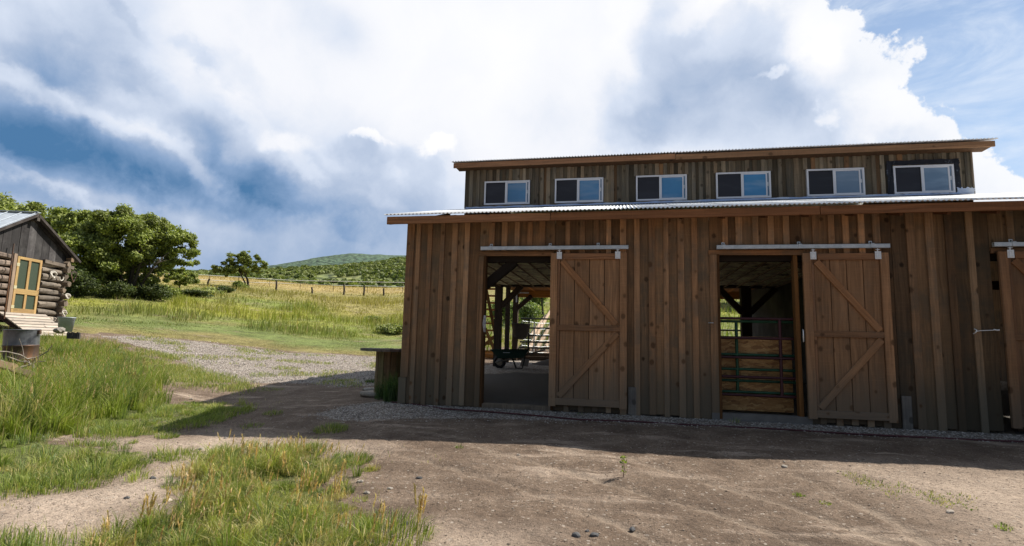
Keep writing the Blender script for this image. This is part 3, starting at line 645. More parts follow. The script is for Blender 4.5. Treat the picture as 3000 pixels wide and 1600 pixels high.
# window 6 is still wrapped in black tape with a torn edge
def ragged(x0, x1, z0, z1, y, r=.03, th=.006):
    def edge(p, q, n): return [(p[0]+(q[0]-p[0])*t/n+jit(r)*.6, p[1]+(q[1]-p[1])*t/n+jit(r)*.6) for t in range(n)]
    pts = edge((x0, z0), (x1, z0), 16)+edge((x1, z0), (x1, z1), 9)+edge((x1, z1), (x0, z1), 16)+edge((x0, z1), (x0, z0), 9); n = len(pts)
    v = [(a, y, b_) for a, b_ in pts]+[(a, y+th, b_) for a, b_ in pts]
    return MB().add(v, [tuple(range(n)), tuple(range(2*n-1, n-1, -1))]+[(i, i+n, (i+1) % n+n, (i+1) % n) for i in range(n)])
for q in ((9.19, 10.53, 4.965, 5.06), (9.19, 10.53, 4.27, 4.345), (9.19, 9.305, 4.30, 5.0), (10.43, 10.53, 4.30, 5.0)): ragged(*q, YC-.040-random.random()*.004, .022).build('flashing_tape', W['tape'], barn)
ragged(10.45, XR, ZB+.02, 4.44, YC-.050, .03).build('flashing', W['wrap'], barn)['label'] = 'pale flashing bent up at the end of the wall'
MB().box((XR-.01, YC-.03, ZB), (XR+.02, YC+.05, ZC)).build('corner_board', W['upper'], barn)
# crinkled blue-white flashing along the foot of the clerestory
def flash():
    V = []; Fc = []; xs = np.arange(.05, XR, .12)
    for i, x in enumerate(xs):
        h = .032+.018*random.random(); V += [(x, YC-.055+jit(.006), ROOF_Z1+.0065*x+.012), (x, YC-.040+jit(.008), ROOF_Z1+.0065*x+.012+h), (x, YC-.020, ROOF_Z1+.0065*x+.017+h), (x, YC-.13+jit(.01), ROOF_Z1-.010+.0065*x)]
        if i: a = 4*(i-1); b_ = 4*i; Fc += [(a, b_, b_+1, a+1), (a+1, b_+1, b_+2, a+2), (a+3, b_+3, b_, a)]
    return MB().add(V, Fc)
flash().build('flashing', W['wrap'], barn)
for a, b_, c in ((-.20, 4.9, (1.15, 1.12, 1.2)), (4.91, 11.02, (.92, .95, 1.0))):
    beam('fascia_board', barn, W['fascia'], (a, 3.10, 5.235), (b_, 3.10, 5.25), .115, .035, c)
MB().box((-.16, 3.12, 5.20), (10.98, 3.44, 5.215)).build('soffit', W['fascia'], barn).color = (.35, .33, .3, 1)
YR, ZR = 6.5, 6.0; x = -.27; k = 0
while x < 11.0:
    x2 = min(x+.0677*12, 11.06)
    corr('roof_sheet', barn, x, x2+.01, 3.045, 5.325+.0012*(k % 2)+.002*x, YR, ZR+.0012*(k % 2), W['roof'])
    corr('roof_sheet', barn, x, x2+.01, 9.95, 5.25+.0012*(k % 2), YR, ZR+.0012*(k % 2), W['roof'], seg=6); x = x2; k += 1
def gable(xx):
    return MB().add([(xx, YC, 4.1), (xx, 9.6, 4.1), (xx, 9.6, 5.2), (xx, 6.5, 5.93), (xx, YC, 5.25), (xx+.03, YC, 4.1), (xx+.03, 9.6, 4.1), (xx+.03, 9.6, 5.2), (xx+.03, 6.5, 5.93), (xx+.03, YC, 5.25)],
        [(4, 3, 2, 1, 0), (5, 6, 7, 8, 9), (0, 1, 6, 5), (1, 2, 7, 6), (2, 3, 8, 7), (3, 4, 9, 8), (4, 0, 5, 9)])
gable(.01).build('gable_wall', W['upper'], barn); gable(XR-.04).build('gable_wall', W['upper'], barn)
MB().box((0, 9.58, 3.0), (XR, 9.61, 5.22)).build('rear_wall', W['barn'], barn).color = (.5, .45, .4, 1)
# left end wall: low part, then open between the posts, unseen middle opened to brighten the interior
MB().add([(.0, .02, 0), (.0, 2.3, 0), (.0, 2.3, 3.9), (.0, 2.0, 3.8), (.0, .02, 3.2), (.03, .02, 0), (.03, 2.3, 0), (.03, 2.3, 3.9), (.03, 2.0, 3.8), (.03, .02, 3.2)],
    [(4, 3, 2, 1, 0), (5, 6, 7, 8, 9), (0, 1, 6, 5), (1, 2, 7, 6), (2, 3, 8, 7), (3, 4, 9, 8), (4, 0, 5, 9)]).build('side_wall', W['barn'], barn)
for yy in np.arange(.25, 2.3, .23): beam('batten', barn, W['barn'], (-.012, yy, 0), (-.012, yy, 3.2), .09, .024, wcol(0), face=(-1, 0, 0))
MB().box((.03, 2.3, 2.95), (.06, 3.38, 3.80)).box((.03, 3.385, 2.95), (.06, 9.57, 4.15)).build('side_wall', W['barn'], barn)
MB().box((12.97, .02, 0), (13.0, 9.6, 4.2)).build('side_wall', W['barn'], barn)
MB().box((XR, 3.44, 4.12), (13.2, 9.6, 4.16)).build('rear_roof', W['roof'], barn)
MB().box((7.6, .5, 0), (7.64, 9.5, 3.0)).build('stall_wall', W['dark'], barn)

def window(a, b_, z0, z1, kind):
    y = YC-.035; fr = MB(); t = .035
    fr.box((a, y-.015, z0), (b_, y+.05, z0+t)).box((a, y-.015, z1-t), (b_, y+.05, z1)).box((a, y-.015, z0+t), (a+t, y+.05, z1-t)).box((b_-t, y-.015, z0+t), (b_, y+.05, z1-t))
    mid = a+(b_-a)*.485; fr.box((mid-.028, y-.008, z0+t), (mid+.028, y+.045, z1-t))
    o = fr.build('window', W['vinyl'], barn)
    MB().box((mid+.03, y+.022, z0+t), (b_-t-.034, y+.030, z1-t-.018)).build('pane', W['panegrey' if kind > 3 else 'paneblue'], o)
    MB().box((b_-t-.032, y+.026, z0+t), (b_-t, y+.034, z1-t)).build('pane', W['panegrey'], o)
    s = MB().box((mid+.028, y+.006, z1-t-.02), (b_-t-.034, y+.034, z1-t)).box((b_-t-.062, y+.006, z0+t+.02), (b_-t-.034, y+.034, z1-t-.02)).box((mid+.028, y+.006, z0+t), (b_-t-.034, y+.034, z0+t+.02))
    s.build('sash', W['vinyl'], o)
    MB().box((a+t+.012, y+.012, z0+t+.012), (mid-.04, y+.020, z1-t-.012)).build('insect_screen', W['panedark'], o)
    s = MB().box((a+t, y+.004, z0+t), (a+t+.012, y+.03, z1-t)).box((mid-.04, y+.004, z0+t), (mid-.028, y+.03, z1-t)).box((a+t+.012, y+.004, z0+t), (mid-.04, y+.03, z0+t+.012)).box((a+t+.012, y+.004, z1-t-.012), (mid-.04, y+.03, z1-t))
    s.build('screen_frame', W['black'], o)
    MB().box((b_-t-.030, y-.004, (z0+z1)/2-.03), (b_-t-.016, y+.02, (z0+z1)/2+.05)).build('latch', W['vinyl'], o)
for i, (a, b_) in enumerate(WIN): window(a, b_, 4.33+.004*i, 4.905+.008*i, i)

# sliding doors and their tracks
def track(x0, x1, z, br):
    mb = MB(); y0 = -.115
    mb.box((x0, y0, z), (x1, y0+.004, z+.062)).box((x0, y0, z+.058), (x1, y0+.055, z+.062)).box((x0, y0+.051, z), (x1, y0+.055, z+.058)).box((x0, y0+.004, z), (x1, y0+.018, z+.004)).box((x0, y0+.037, z), (x1, y0+.051, z+.004))
    o = mb.build('door_track', W['galv'], barn)
    for x in br:
        b_ = MB().box((x-.024, -.122, z+.0), (x+.024, -.117, z+.072)).box((x-.024, -.122, z+.066), (x+.024, -.03, z+.071)).box((x-.024, -.040, z+.071), (x+.024, -.034, z+.115))
        c = b_.build('track_bracket', W['galv'], o)
        MB().lathe([(0, .008), (.009, .008), (.011, 0)], 8).build('bolt', W['black'], o, (x, -.042, z+.092), (R(90), 0, 0))
def door(x0, x1, z0, z1, tint=1., planks=4, mir=False):
    y = -.062; stw = .115; dt = dict(mat=W['door'])
    d = MB()
    o = obj('sliding_door', plankmesh(stw, .045, z1-z0, W['door']), barn, (x0+stw/2, y-.012, z0)); o.color = (1.05*tint, tint, .95*tint, 1)
    def pk(n, m, x, yy, a, b_, wd, th, c): q = plank(n, o, m, x-o.location[0], yy-o.location[1], a-z0, b_-z0, wd, th, c); return q
    def bm(n, p, q, wd, th, c):
        L = Vector(o.location); return beam(n, o, W['door'], Vector(p)-L, Vector(q)-L, wd, th, c)
    pk('stile', W['door'], x1-stw/2, y-.012, z0, z1, stw, .045, (tint, .95*tint, .9*tint))
    pk('edge_strip', W['door'], x0+stw+.022, y-.004, z0+.1, z1-.09, .036, .03, (.85*tint, .8*tint, .8*tint))
    xa, xb = x0+stw+.042, x1-stw; n = planks; p = (xb-xa)/n
    for i in range(n): pk('plank', W['door'], xa+(i+.5)*p, y+.012, z0+.02, z1-.02, p-.009, .022, mul((1., .97, .93), tint*random.uniform(.76, .98)))
    MB().box((xa-o.location[0], y+.026-o.location[1], .03), (xb-o.location[0], y+.030-o.location[1], z1-z0-.03)).build('backing', W['dark'], o)
    xi0, xi1 = x0+stw+.002, x1-stw-.002; zm = z0+(z1-z0)*.505
    bm('rail', (xi0+.09, y-.012, z1-.055), (xi1, y-.012, z1-.055), .10, .03, (tint, .88*tint, .82*tint))
    bm('rail', (xi0-.02, y-.014, z0+.075), (xi1, y-.014, z0+.075), .11, .034, (.85*tint, .85*tint, .86*tint))
    bm('rail', (xi0, y-.012, zm), (xi1+.02, y-.016, zm), .09, .03, (.8*tint, .76*tint, .75*tint))
    bm('brace', (xi0+.075, y-.013, z1-.13), (xi1-.05, y-.013, zm+.07), .098, .028, (1.12*tint, .98*tint, .85*tint))
    bm('brace', (xi0+.045, y-.013, z0+.16), (xi1-.035, y-.013, zm-.07), .098, .028, (.92*tint, .86*tint, .80*tint))
    L = o.location
    for hx in (x0+stw+.03, x1-stw-.03):
        h = MB().box((hx-.042, y-.045, z1-.10), (hx+.042, y-.040, z1+.018)).box((hx-.024, y-.056, z1-.085), (hx-.010, y-.045, z1+.0)).box((hx+.010, y-.056, z1-.085), (hx+.024, y-.045, z1+.0)).box((hx-.010, y-.052, z1-.08), (hx+.010, y-.045, z1-.03))
        h.box((hx-.007, y-.038, z1+.0), (hx+.007, y-.024, z1+.062)).box((hx-.028, y-.045, z1+.042), (hx+.028, y-.02, z1+.050))
        h.build('hanger', W['zincw'], o, tuple(-c for c in L))
    return o
track(1.39, 3.87, 2.636, (1.56, 2.58, 3.38)); door(2.60, 3.845, .075, 2.575)
track(5.235, 7.685, 2.622, (5.34, 6.45, 7.45)); door(6.485, 7.665, .070, 2.55, .93)
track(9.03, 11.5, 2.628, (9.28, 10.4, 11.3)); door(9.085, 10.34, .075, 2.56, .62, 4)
# hooks and latches on the wall and doors
MB().tube([(8.74, -.045, 1.40), (8.80, -.055, 1.415), (8.96, -.055, 1.425), (9.0, -.05, 1.43)], .006, 6).tube([(8.725, -.03, 1.37), (8.735, -.07, 1.39), (8.75, -.07, 1.42), (8.74, -.03, 1.44)], .008, 6).tube([(8.97, -.055, 1.435), (9.01, -.05, 1.425), (9.04, -.05, 1.43)], .011, 6).build('hook_latch', W['zincw'], barn)
MB().tube([(6.455, -.06, 1.20), (6.45, -.09, 1.22), (6.45, -.09, 1.36), (6.455, -.06, 1.38)], .009, 6).build('hook_latch', W['zincw'], barn)
MB().tube([(5.10, -.03, 1.46), (5.12, -.06, 1.46), (5.17, -.05, 1.46)], .007, 6).build('hook_latch', W['galv'], barn)

# frame inside
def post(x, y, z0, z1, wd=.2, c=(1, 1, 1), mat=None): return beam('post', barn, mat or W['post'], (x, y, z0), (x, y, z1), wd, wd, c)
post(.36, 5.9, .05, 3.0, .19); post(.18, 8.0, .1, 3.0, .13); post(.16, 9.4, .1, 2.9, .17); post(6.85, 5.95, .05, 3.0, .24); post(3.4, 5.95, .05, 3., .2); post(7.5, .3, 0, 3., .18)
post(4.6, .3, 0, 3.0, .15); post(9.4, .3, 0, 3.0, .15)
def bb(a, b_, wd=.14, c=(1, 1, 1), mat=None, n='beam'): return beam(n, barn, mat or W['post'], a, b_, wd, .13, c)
bb((0, .14, 2.52), (13, .14, 2.52), .13, (.4, .4, .4))
bb((1.42, .17, 2.05), (1.95, .17, 2.48), .15, (.25, .25, .25), n='brace')
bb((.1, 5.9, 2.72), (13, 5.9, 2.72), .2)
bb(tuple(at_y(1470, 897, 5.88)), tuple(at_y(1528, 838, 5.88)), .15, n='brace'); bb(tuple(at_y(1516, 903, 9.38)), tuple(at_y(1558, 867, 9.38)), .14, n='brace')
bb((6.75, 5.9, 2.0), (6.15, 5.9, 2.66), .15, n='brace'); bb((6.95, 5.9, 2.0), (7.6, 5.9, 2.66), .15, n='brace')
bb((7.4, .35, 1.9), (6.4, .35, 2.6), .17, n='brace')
bb((.08, 9.45, 2.76), (XR, 9.45, 2.76), .25, (1.25, 1.15, .8), W['beam']); bb((.1, 9.45, 3.02), (XR, 9.45, 3.02), .12, (.5, .4, .3), W['beam'])
bb((0.12, 3.2, 2.66), (.12, 9.3, 2.66), .16, (.9, .8, .6), W['beam'])
for i, x in enumerate(np.arange(.8, 7.4, .62)): beam('joist', barn, W['beam'], (x, 6.0, 2.9), (x, 9.4, 2.9), .04, .14, (1.3, 1.15, .8), face=(0, 0, -1))
MB().box((-.0, .3, 2.86), (7.6, 9.4, 2.885)).build('loft_floor', W['beam'], barn).color = (.55, .5, .42, 1)
def insul():
    xs = np.linspace(.1, 7.6, 76); ys = np.linspace(.35, 5.8, 56); X, Y = np.meshgrid(xs, ys); Zq = 2.70-.05*fbm(X*1., Y*3.5, .5, 9)-.012*np.cos(X*2*math.pi/.62)
    n, m_ = X.shape; i, j = np.meshgrid(np.arange(n-1), np.arange(m_-1), indexing='ij'); Fq = np.stack([i*m_+j, i*m_+j+1, (i+1)*m_+j+1, (i+1)*m_+j], -1).reshape(-1, 4)[:, ::-1]
    return npmesh('insulation', np.stack([X, Y, Zq], -1).reshape(-1, 3), Fq, W['insul'], parent=barn, smooth=True)
insul()
for x in np.arange(.42, 7.6, .31): beam('ceiling_batten', barn, W['pale'], (x, .35, 2.635), (x, 5.8, 2.635), .035, .02, (.62, .5, .36), face=(0, 0, -1))
beam('corner_bracket', barn, W['galv'], (.20, 9.30, 2.45), (.20, 9.30, 2.80), .05, .01, face=(0, -1, 0)); beam('corner_bracket', barn, W['galv'], (.23, 9.30, 2.775), (.62, 9.30, 2.775), .05, .01, face=(0, -1, 0))

# ------------------------------------------------------------------ inside the barn
osbp = MB().box((5.30, .36, .10), (6.40, .385, 1.27)).build('particle_board_panel', W['osb']); tag(osbp, 'particle board panel closing the lower half of the second doorway', 'board')
def gate(name, x0, x1, y, z0, z1, rails, ups, mat, r=.024, **kw):
    g = empty(name, ((x0+x1)/2, y, z0), **kw); c = (x0+x1)/2
    for z in rails: MB().tube([(x0-c, 0, z-z0), (x1-c, 0, z-z0)], r, 8).build('rail', mat, g)
    for x in ups: MB().tube([(x-c, r*.2, 0), (x-c, r*.2, z1-z0)], r*1.15, 8).build('upright', mat, g)
    return g
rz = lambda py: float(at_y(2200, py, .2)[2])
gate('metal_gate', 5.22, 6.42, .17, rz(1158), rz(934), [rz(q) for q in (934, 991, 1048, 1105, 1158)], (6.19,), W['mar'], .0215, label='maroon tube gate across the second doorway in front of the particle board', cat='gate', group='tube gates in the second doorway')
gate('metal_gate', 5.22, 6.42, .24, rz(1152), rz(941), [rz(q) for q in (942, 1040, 1083, 1117, 1150)], (5.56,), W['grn'], .0215, label='green tube gate just behind the maroon one in the second doorway', cat='gate', group='tube gates in the second doorway')
gz = lambda py: float(at_y(1550, py, 9.9)[2])
gate('metal_gate', .25, 3.5, 9.85, gz(1035), gz(934), [gz(q) for q in (934, 961, 983, 1002, 1019, 1036)], (.55, 2.0, 2.6), W['dkgrn'], .028, label='dark six-rail tube gate closing the open back of the barn beyond the wheelbarrow', cat='gate', group='dark tube gates along the back of the barn')
gate('metal_gate', 6.2, 10.2, 9.85, .72, 1.95, [1.95, 1.66, 1.4, 1.15, .93, .74], (6.3, 8.2, 10.1), W['dkgrn'], .028, label='dark tube gate seen through the second doorway above the particle board', cat='gate', group='dark tube gates along the back of the barn')
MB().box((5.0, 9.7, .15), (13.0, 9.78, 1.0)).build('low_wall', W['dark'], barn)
# retaining timbers below the yard behind
rt = empty('retaining_timbers', (-.5, 9.75, .1), label='low wall of stacked orange timbers between the barn floor and the raised yard behind', cat='retaining wall')
for i in range(3): beam('timber', rt, W['beam'], (-1.6, 0, .38+.13*i), (.5, 0, .38+.13*i), .125, .14, (1.4, 1.25, .9) if i != 1 else (1.1, .95, .7))
for i in range(3): beam('timber', rt, W['post'], (.52, .06, .34+.13*i), (5.2, .06, .34+.13*i), .125, .14)
# open stairs
st = empty('wooden_stairs', (-.9, 8.8, .6), label='open wooden stairs with thin treads seen behind the left post in the first doorway', cat='stairs')
_so = Vector(st.location)
for i in range(10):
    a_, b_ = at_y(1414, 1028-20.2*i, 8.7+.06*i), at_y(1456, 1029-20.2*i, 8.7+.06*i); beam('tread', st, W['beam'], Vector(a_)-_so, Vector(b_)-_so, .05, .2, (1.2, 1.05, .75))
for (a_, b_, c_) in (((1412, 1032), (1412, 842), .9), ((1424, 846), (1452, 985), .5), ((1450, 1030), (1420, 960), .8), ((1408, 1020), (1462, 975), 1.)): beam('stringer', st, W['beam'], Vector(at_y(*a_, 8.55))-_so, Vector(at_y(*b_, 8.6))-_so, .10, .04, mul((1, .9, .7), c_))
# wheelbarrow
def wheelbarrow():
    p = at_y(1463, 1090, 5.3); o = empty('wheelbarrow', (p[0], 5.3, float(terr(p[0], 5.3))), label='dark green wheelbarrow standing on the gravel floor inside the barn', cat='wheelbarrow')
    o.scale = (.84, .84, .84); o.rotation_euler = (0, 0, R(8))
    v = [(-.02, -.22, .30), (.75, -.26, .34), (.75, .26, .34), (-.02, .22, .30), (-.27, -.33, .56), (.92, -.34, .60), (.92, .34, .60), (-.27, .33, .56)]
    mb = MB().add(v, [(3, 2, 1, 0), (0, 1, 5, 4), (1, 2, 6, 5), (2, 3, 7, 6), (3, 0, 4, 7)]); mb.add([(x*.985+.005, y*.96, z+.015) for x, y, z in v], [(0, 1, 2, 3), (4, 5, 1, 0), (5, 6, 2, 1), (6, 7, 3, 2), (7, 4, 0, 3)])
    mb.tube([v[4], v[5], v[6], v[7], v[4]], .014, 6).build('tray', plain('green_tray_paint', (.012, .045, .035), .4, .1, .2, 5), o)
    for s in (-1, 1):
        MB().tube([(-.13, .08*s, .17), (.5, .2*s, .33), (1.40, .30*s, .60)], .021, 8).build('handle', W['grey'], o)
        MB().tube([(.40, .2*s, .33), (.52, .2*s, .01), (.72, .2*s, .01), (.80, .24*s, .40)], .014, 6).build('leg', W['dkgrn'], o)
    wh = MB().tube([(.16*math.cos(a), 0, .16*math.sin(a)) for a in np.linspace(0, 2*math.pi, 25)], .045, 8, False).build('wheel', W['black'], o, (0, 0, .19))
    MB().lathe([(0, .02), (.05, .03), (.12, .012), (.12, -.012), (.05, -.03), (0, -.02)], 18).build('rim', W['pale'], wh, (0, 0, 0), (R(90), 0, 0))
    MB().box((.12, -.335, .50), (.34, -.330, .53)).build('lettering_strip', W['vinyl'], o, (0, .035, -.02))
    return o
wheelbarrow()
# dark bucket hung on the gate
bk = empty('feed_bucket', tuple(at_y(1527, 950, 9.4)), label='dark plastic feed bucket hanging on the tube gate at the back of the barn', cat='bucket')
MB().lathe([(.0, -.52), (.16, -.50), (.24, -.40), (.33, 0), (.345, 0), (.345, .02), (.32, .02), (.23, -.38), (0, -.46)], 20).build('pail', W['black'], bk, (0, -.05, 0))
# board leaning by the barrow
lb = beam('leaning_board', None, W['pale'], tuple(at_y(1532, 1086, 6.2)), tuple(at_y(1540, 1052, 6.45)), .22, .03, (.55, .55, .55)); tag(lb, 'short pale board leaning behind the wheelbarrow handles', 'board')
# dirt heap inside
def heap():
    xs = np.linspace(-1, 1, 26); X, Y = np.meshgrid(xs, xs); r = np.hypot(X, Y); Zq = .55*np.clip(1-r**1.4, -.1, 1)+(fbm(X+4, Y, .5, 8)-.5)*.14*(r < 1)
    n = 26; i, j = np.meshgrid(np.arange(n-1), np.arange(n-1), indexing='ij'); Fq = np.stack([i*n+j, i*n+j+1, (i+1)*n+j+1, (i+1)*n+j], -1).reshape(-1, 4)
    return npmesh('dirt_heap', np.stack([X*1.4, Y*.9, Zq*.6], -1).reshape(-1, 3), Fq, plain('dark_soil', (.05, .038, .03), .95, 0, .4, 6, bump=.5), smooth=True, loc=(2.3, 7.6, .40))
tag(heap(), 'low heap of dark soil on the barn floor behind the first doorway', 'dirt heap')
# peeled logs stacked beyond the gate
for i, (a, b_) in enumerate([((1548, 1024), (1616, 905)), ((1572, 1022), (1636, 915)), ((1598, 1018), (1650, 930)), ((1556, 985), (1600, 925))]):
    pa = at_y(a[0], a[1], 12.0+.15*i); pb = at_y(b_[0], b_[1], 19.0)
    o = obj('peeled_log', MB().tube([(0, 0, 0), tuple((pb-pa)*.5), tuple(pb-pa)], [.085, .08, .07], 10).mesh('peeled_log', W['peeled']), None, tuple(pa))
    tag(o, ['longest peeled log, lying leftmost with its sawn end towards the back gate', 'peeled log in the middle of the three long ones behind the back gate', 'rightmost peeled log, half hidden by the sliding door edge', 'short peeled log lying above the left end of the long ones'][i], 'log', 'peeled logs behind the barn')
# wire panel fence by the logs
wf = empty('wire_fence', (0, 0, 0), label='welded wire fence panel with a pale post standing behind the back gate', cat='fence')
p0 = at_y(1528, 1030, 10.8); p1 = at_y(1640, 1030, 12.5); zt = 1.1
for k in range(6): MB().tube([tuple(p0+np.array((0, 0, zt*k/5))), tuple((p0+p1)/2+np.array((0, 0, zt*k/5-.05))), tuple(p1+np.array((0, 0, zt*k/5)))], .009, 5).build('wire', W['galv'], wf)
for k in range(14): q = p0+(p1-p0)*k/13; MB().tube([tuple(q), tuple(q+np.array((0, 0, zt)))], .009 if k not in (4,) else .035, 5).build('upright_wire', W['galv'], wf)
# cord hanging at the left jamb
cd = MB()
for k in range(4): cd.tube([(1.475+.01*k, -.05, 1.52), (1.46+.012*k, -.065, 1.38), (1.475+.01*k, -.05, 1.24), (1.49+.005*k, -.06, 1.36), (1.475+.01*k, -.05, 1.52)], .006, 5)
tag(cd.build('coiled_cord', W['glove']), 'small white and grey cord hanging on the left jamb of the first doorway', 'cord')

# ------------------------------------------------------------------ hose along the wall, spool, stones
def gz_(x, y): return float(terr(x, y))
hp = []
for i, (px, py) in enumerate([(1148, 1180), (1200, 1184), (1300, 1200), (1420, 1208), (1560, 1219), (1700, 1232), (1850, 1237), (2000, 1246), (2150, 1253), (2300, 1261), (2500, 1274), (2700, 1284), (2900, 1292), (3100, 1300)]):
    g = ground(px, py); hp.append((g[0], g[1]+jit(.006), gz_(g[0], g[1])+.012))
tag(MB().tube(hp, .013, 6).build('garden_hose', W['hose']), 'thin maroon hose lying on the gravel along the foot of the barn wall', 'hose')
def spool():
    g = (-.78, 1.25); z = gz_(*g); o = empty('cable_spool', (g[0], g[1], z-.03), .3, label='weathered wooden cable spool standing on end at the left corner of the barn', cat='cable spool')
    H = .90
    for i in range(7):
        x0 = -.56+i*.16; xa, xb = x0+.004, x0+.156; pts = []
        for x in np.linspace(xa, xb, 4): pts.append((x, -math.sqrt(max(.56**2-min(abs(x), .558)**2, .0004))))
        for x in np.linspace(xb, xa, 4): pts.append((x, math.sqrt(max(.56**2-min(abs(x), .558)**2, .0004))))
        n = len(pts); zz = H+jit(.004)
        MB().add([(x, y, zz-.05) for x, y in pts]+[(x, y, zz) for x, y in pts], [tuple(range(n-1, -1, -1)), tuple(range(n, 2*n))]+[(k, (k+1) % n, (k+1) % n+n, k+n) for k in range(n)]).build('top_plank', W['grey'], o).color = (.55+jit(.08), .55, .57, 1)
    for k in range(12):
        a = 2*math.pi*k/12; nx, ny = math.cos(a), math.sin(a)
        q = beam('stave', o, W['grey'], (nx*.235, ny*.235, .05), (nx*.235, ny*.235, H-.05), .115, .025, (.85+jit(.15), .66+jit(.05), .42), face=(nx, ny, 0))
    MB().lathe([(0, 0), (.52, 0), (.52, .05), (0, .05)], 28).build('bottom_disc', W['grey'], o)
    MB().lathe([(.05, H+.004), (.09, H+.006), (.09, H+.010), (.05, H+.01)], 12).build('hub_plate', W['rust'], o)
spool()
def rock(name, loc, s, mat, seed, **kw):
    r_ = random.Random(seed); bm = bmesh.new(); bmesh.ops.create_icosphere(bm, subdivisions=2, radius=1.)
    for v in bm.verts:
        k = 1+.28*math.sin(v.co.x*3.1+seed)*math.sin(v.co.y*2.7+seed*2)+r_.uniform(-.10, .10); v.co = Vector((v.co.x*s[0], v.co.y*s[1], v.co.z*s[2]))*k
    me = bpy.data.meshes.new(name); bm.to_mesh(me); bm.free(); me.materials.append(mat)
    return tag(obj(name, me, None, loc, (0, 0, r_.uniform(0, 6))), **kw)
g = ground(1100, 1145); rock('flat_stone', (g[0]+.05, g[1], g[2]+.02), (.30, .20, .06), W['stone'], 3, label='flat grey stone lying beside the grass at the foot of the cable spool', cat='stone')
g = ground(1085, 1158); MBx = MB().tube([(g[0]-.1, g[1]+.15, g[2]+.04), (g[0], g[1]-.0, g[2]+.03), (g[0]+.25, g[1]-.12, g[2]+.02), (g[0]+.5, g[1]-.2, g[2]+.02)], [.015, .02, .02, .012], 6)
tag(MBx.build('stick', W['deadwood']), 'bare stick on the ground in front of the flat stone by the spool', 'stick')
STN = [(1568, 1558, .055, 'd', 'larger dark stone beside a smaller one near the bottom centre of the yard'), (1722, 1567, .06, 'd', 'dark stone at the lower middle right, pressed into the dirt track'), (1742, 1568, .05, 'd', 'dark stone touching the left side of the other one low in the yard'), (1725, 1553, .03, 'd', 'small upright dark stone just above the dark pair'),
 (1852, 1552, .04, 'd', 'single dark stone right of the dark pair on a tyre track'), (2783, 1502, .05, 'w', 'white stone on the pale dirt at the right'), (2298, 1368, .05, 's', 'flat tan stone just outside the barn shadow at the right'), (1519, 1333, .028, 'w', 'small white chip just below the shadow edge in the middle'),
 (590, 1317, .05, 's', 'pinkish stone on the dirt path right of a small grass tuft'), (448, 1402, .045, 'd', 'dark lump on the pale dirt path left of the seeding grass'), (492, 1468, .05, 'w', 'pale flat stone on the path near the tall grass clump'), (372, 1460, .035, 'd', 'small dark stone in the middle of the dirt path'),
 (1055, 1412, .045, 's', 'light grey stone right of the seeding grass clump'), (1075, 1445, .04, 's', 'rounded grey stone below the light grey one beside the grass'), (1143, 1432, .035, 's', 'grey stone in the open dirt right of the grass clump'), (1188, 1537, .045, 'd', 'dark brown stone near the lone grass stalk'), (1228, 1402, .045, 'd', 'dark clod above the lone seeding stalk'), (661, 1285, .04, 's', 'small stone at the tip of the barn shadow'), (560, 1170, .05, 's', 'stone in the bare dirt beside the tall grass'), (555, 1160, .03, 's', 'small pebble-like stone just above the one beside the tall grass')]
STN = [s for s in STN if s[0] != 1742]+[(1741, 1569, .05, 'd', 'rounder dark stone on the right of the dark pair low in the yard')]
STN[0] = (1690, 1571, .055, 'd', 'larger dark stone on the left of the dark cluster low in the yard')
STN[1] = (1720, 1557, .026, 'd', 'small upright dark stone just above the dark cluster')
STN = [s for s in STN if s[4] != 'small upright dark stone just above the dark pair']
for i, (px, py, s, k, lb_) in enumerate(STN):
    g = ground(px, py); rock('stone', (g[0], g[1], g[2]+s*.06), (s*.75, s*.6, s*.4), {'d': W['darkstone'], 's': W['stone'], 'w': W['pale']}[k], i+11, label=lb_, cat='stone', group='loose stones in the yard')

# ------------------------------------------------------------------ log cabin
CA = -17.; Pc = np.array([-15.32, 5.26, 0.]); TV = np.array([math.sin(R(CA)), math.cos(R(CA)), 0]); NV = np.array([math.cos(R(CA)), -math.sin(R(CA)), 0])
cab = empty('log_cabin', tuple(Pc+np.array((0, 0, 1.2))), math.atan2(TV[1], TV[0]), label='small old log cabin with a dark plank gable, yellow screen door and metal roof', cat='cabin')
# local frame: x along the front wall (to the right seen from outside), y INTO the cabin (behind the wall), z up from 1.2
def cl(s, d, z): return (s, d, z-1.2)
def logm(L, r0, r1, seed, ends=True):
    """weathered log: knobbly, with a split along its length"""
    r_ = random.Random(seed); m_ = max(8, int(L*7)); n = 14; v = []; sp = r_.uniform(0, 6.28); ph = [r_.uniform(0, 6.28) for _ in range(6)]
    for i in range(m_):
        t = i/(m_-1); r = r0+(r1-r0)*t; cy = .018*math.sin(3*t+ph[0])+.008*math.sin(9*t+ph[1]); cz = .014*math.sin(4*t+ph[2])
        for k in range(n):
            a_ = 2*math.pi*k/n; q = r*(1+.07*math.sin(3*a_+ph[3]+2*t)+.05*math.sin(5*a_+ph[4]+7*t)+r_.uniform(-.035, .035)); dlt = abs((a_-sp-.6*t+math.pi) % (2*math.pi)-math.pi)
            if dlt < .26: q *= .80
            v.append((L*t, cy+q*math.cos(a_), cz+q*math.sin(a_)))
    f = [(i*n+k, i*n+(k+1) % n, (i+1)*n+(k+1) % n, (i+1)*n+k) for i in range(m_-1) for k in range(n)]
    mb = MB().add(v, [tuple(reversed(q)) for q in f]); mb.add(v[:n], [tuple(range(n))]); mb.add(v[-n:], [tuple(range(n-1, -1, -1))])
    me = mb.mesh('log'); bm = bmesh.new(); bm.from_mesh(me); bmesh.ops.recalc_face_normals(bm, faces=bm.faces); bm.to_mesh(me); bm.free()
    class _B:
        def build(s, name, mat, parent=None, loc=(0, 0, 0), rot=None): return obj(name, me, parent, loc, rot, mat)
    return _B()
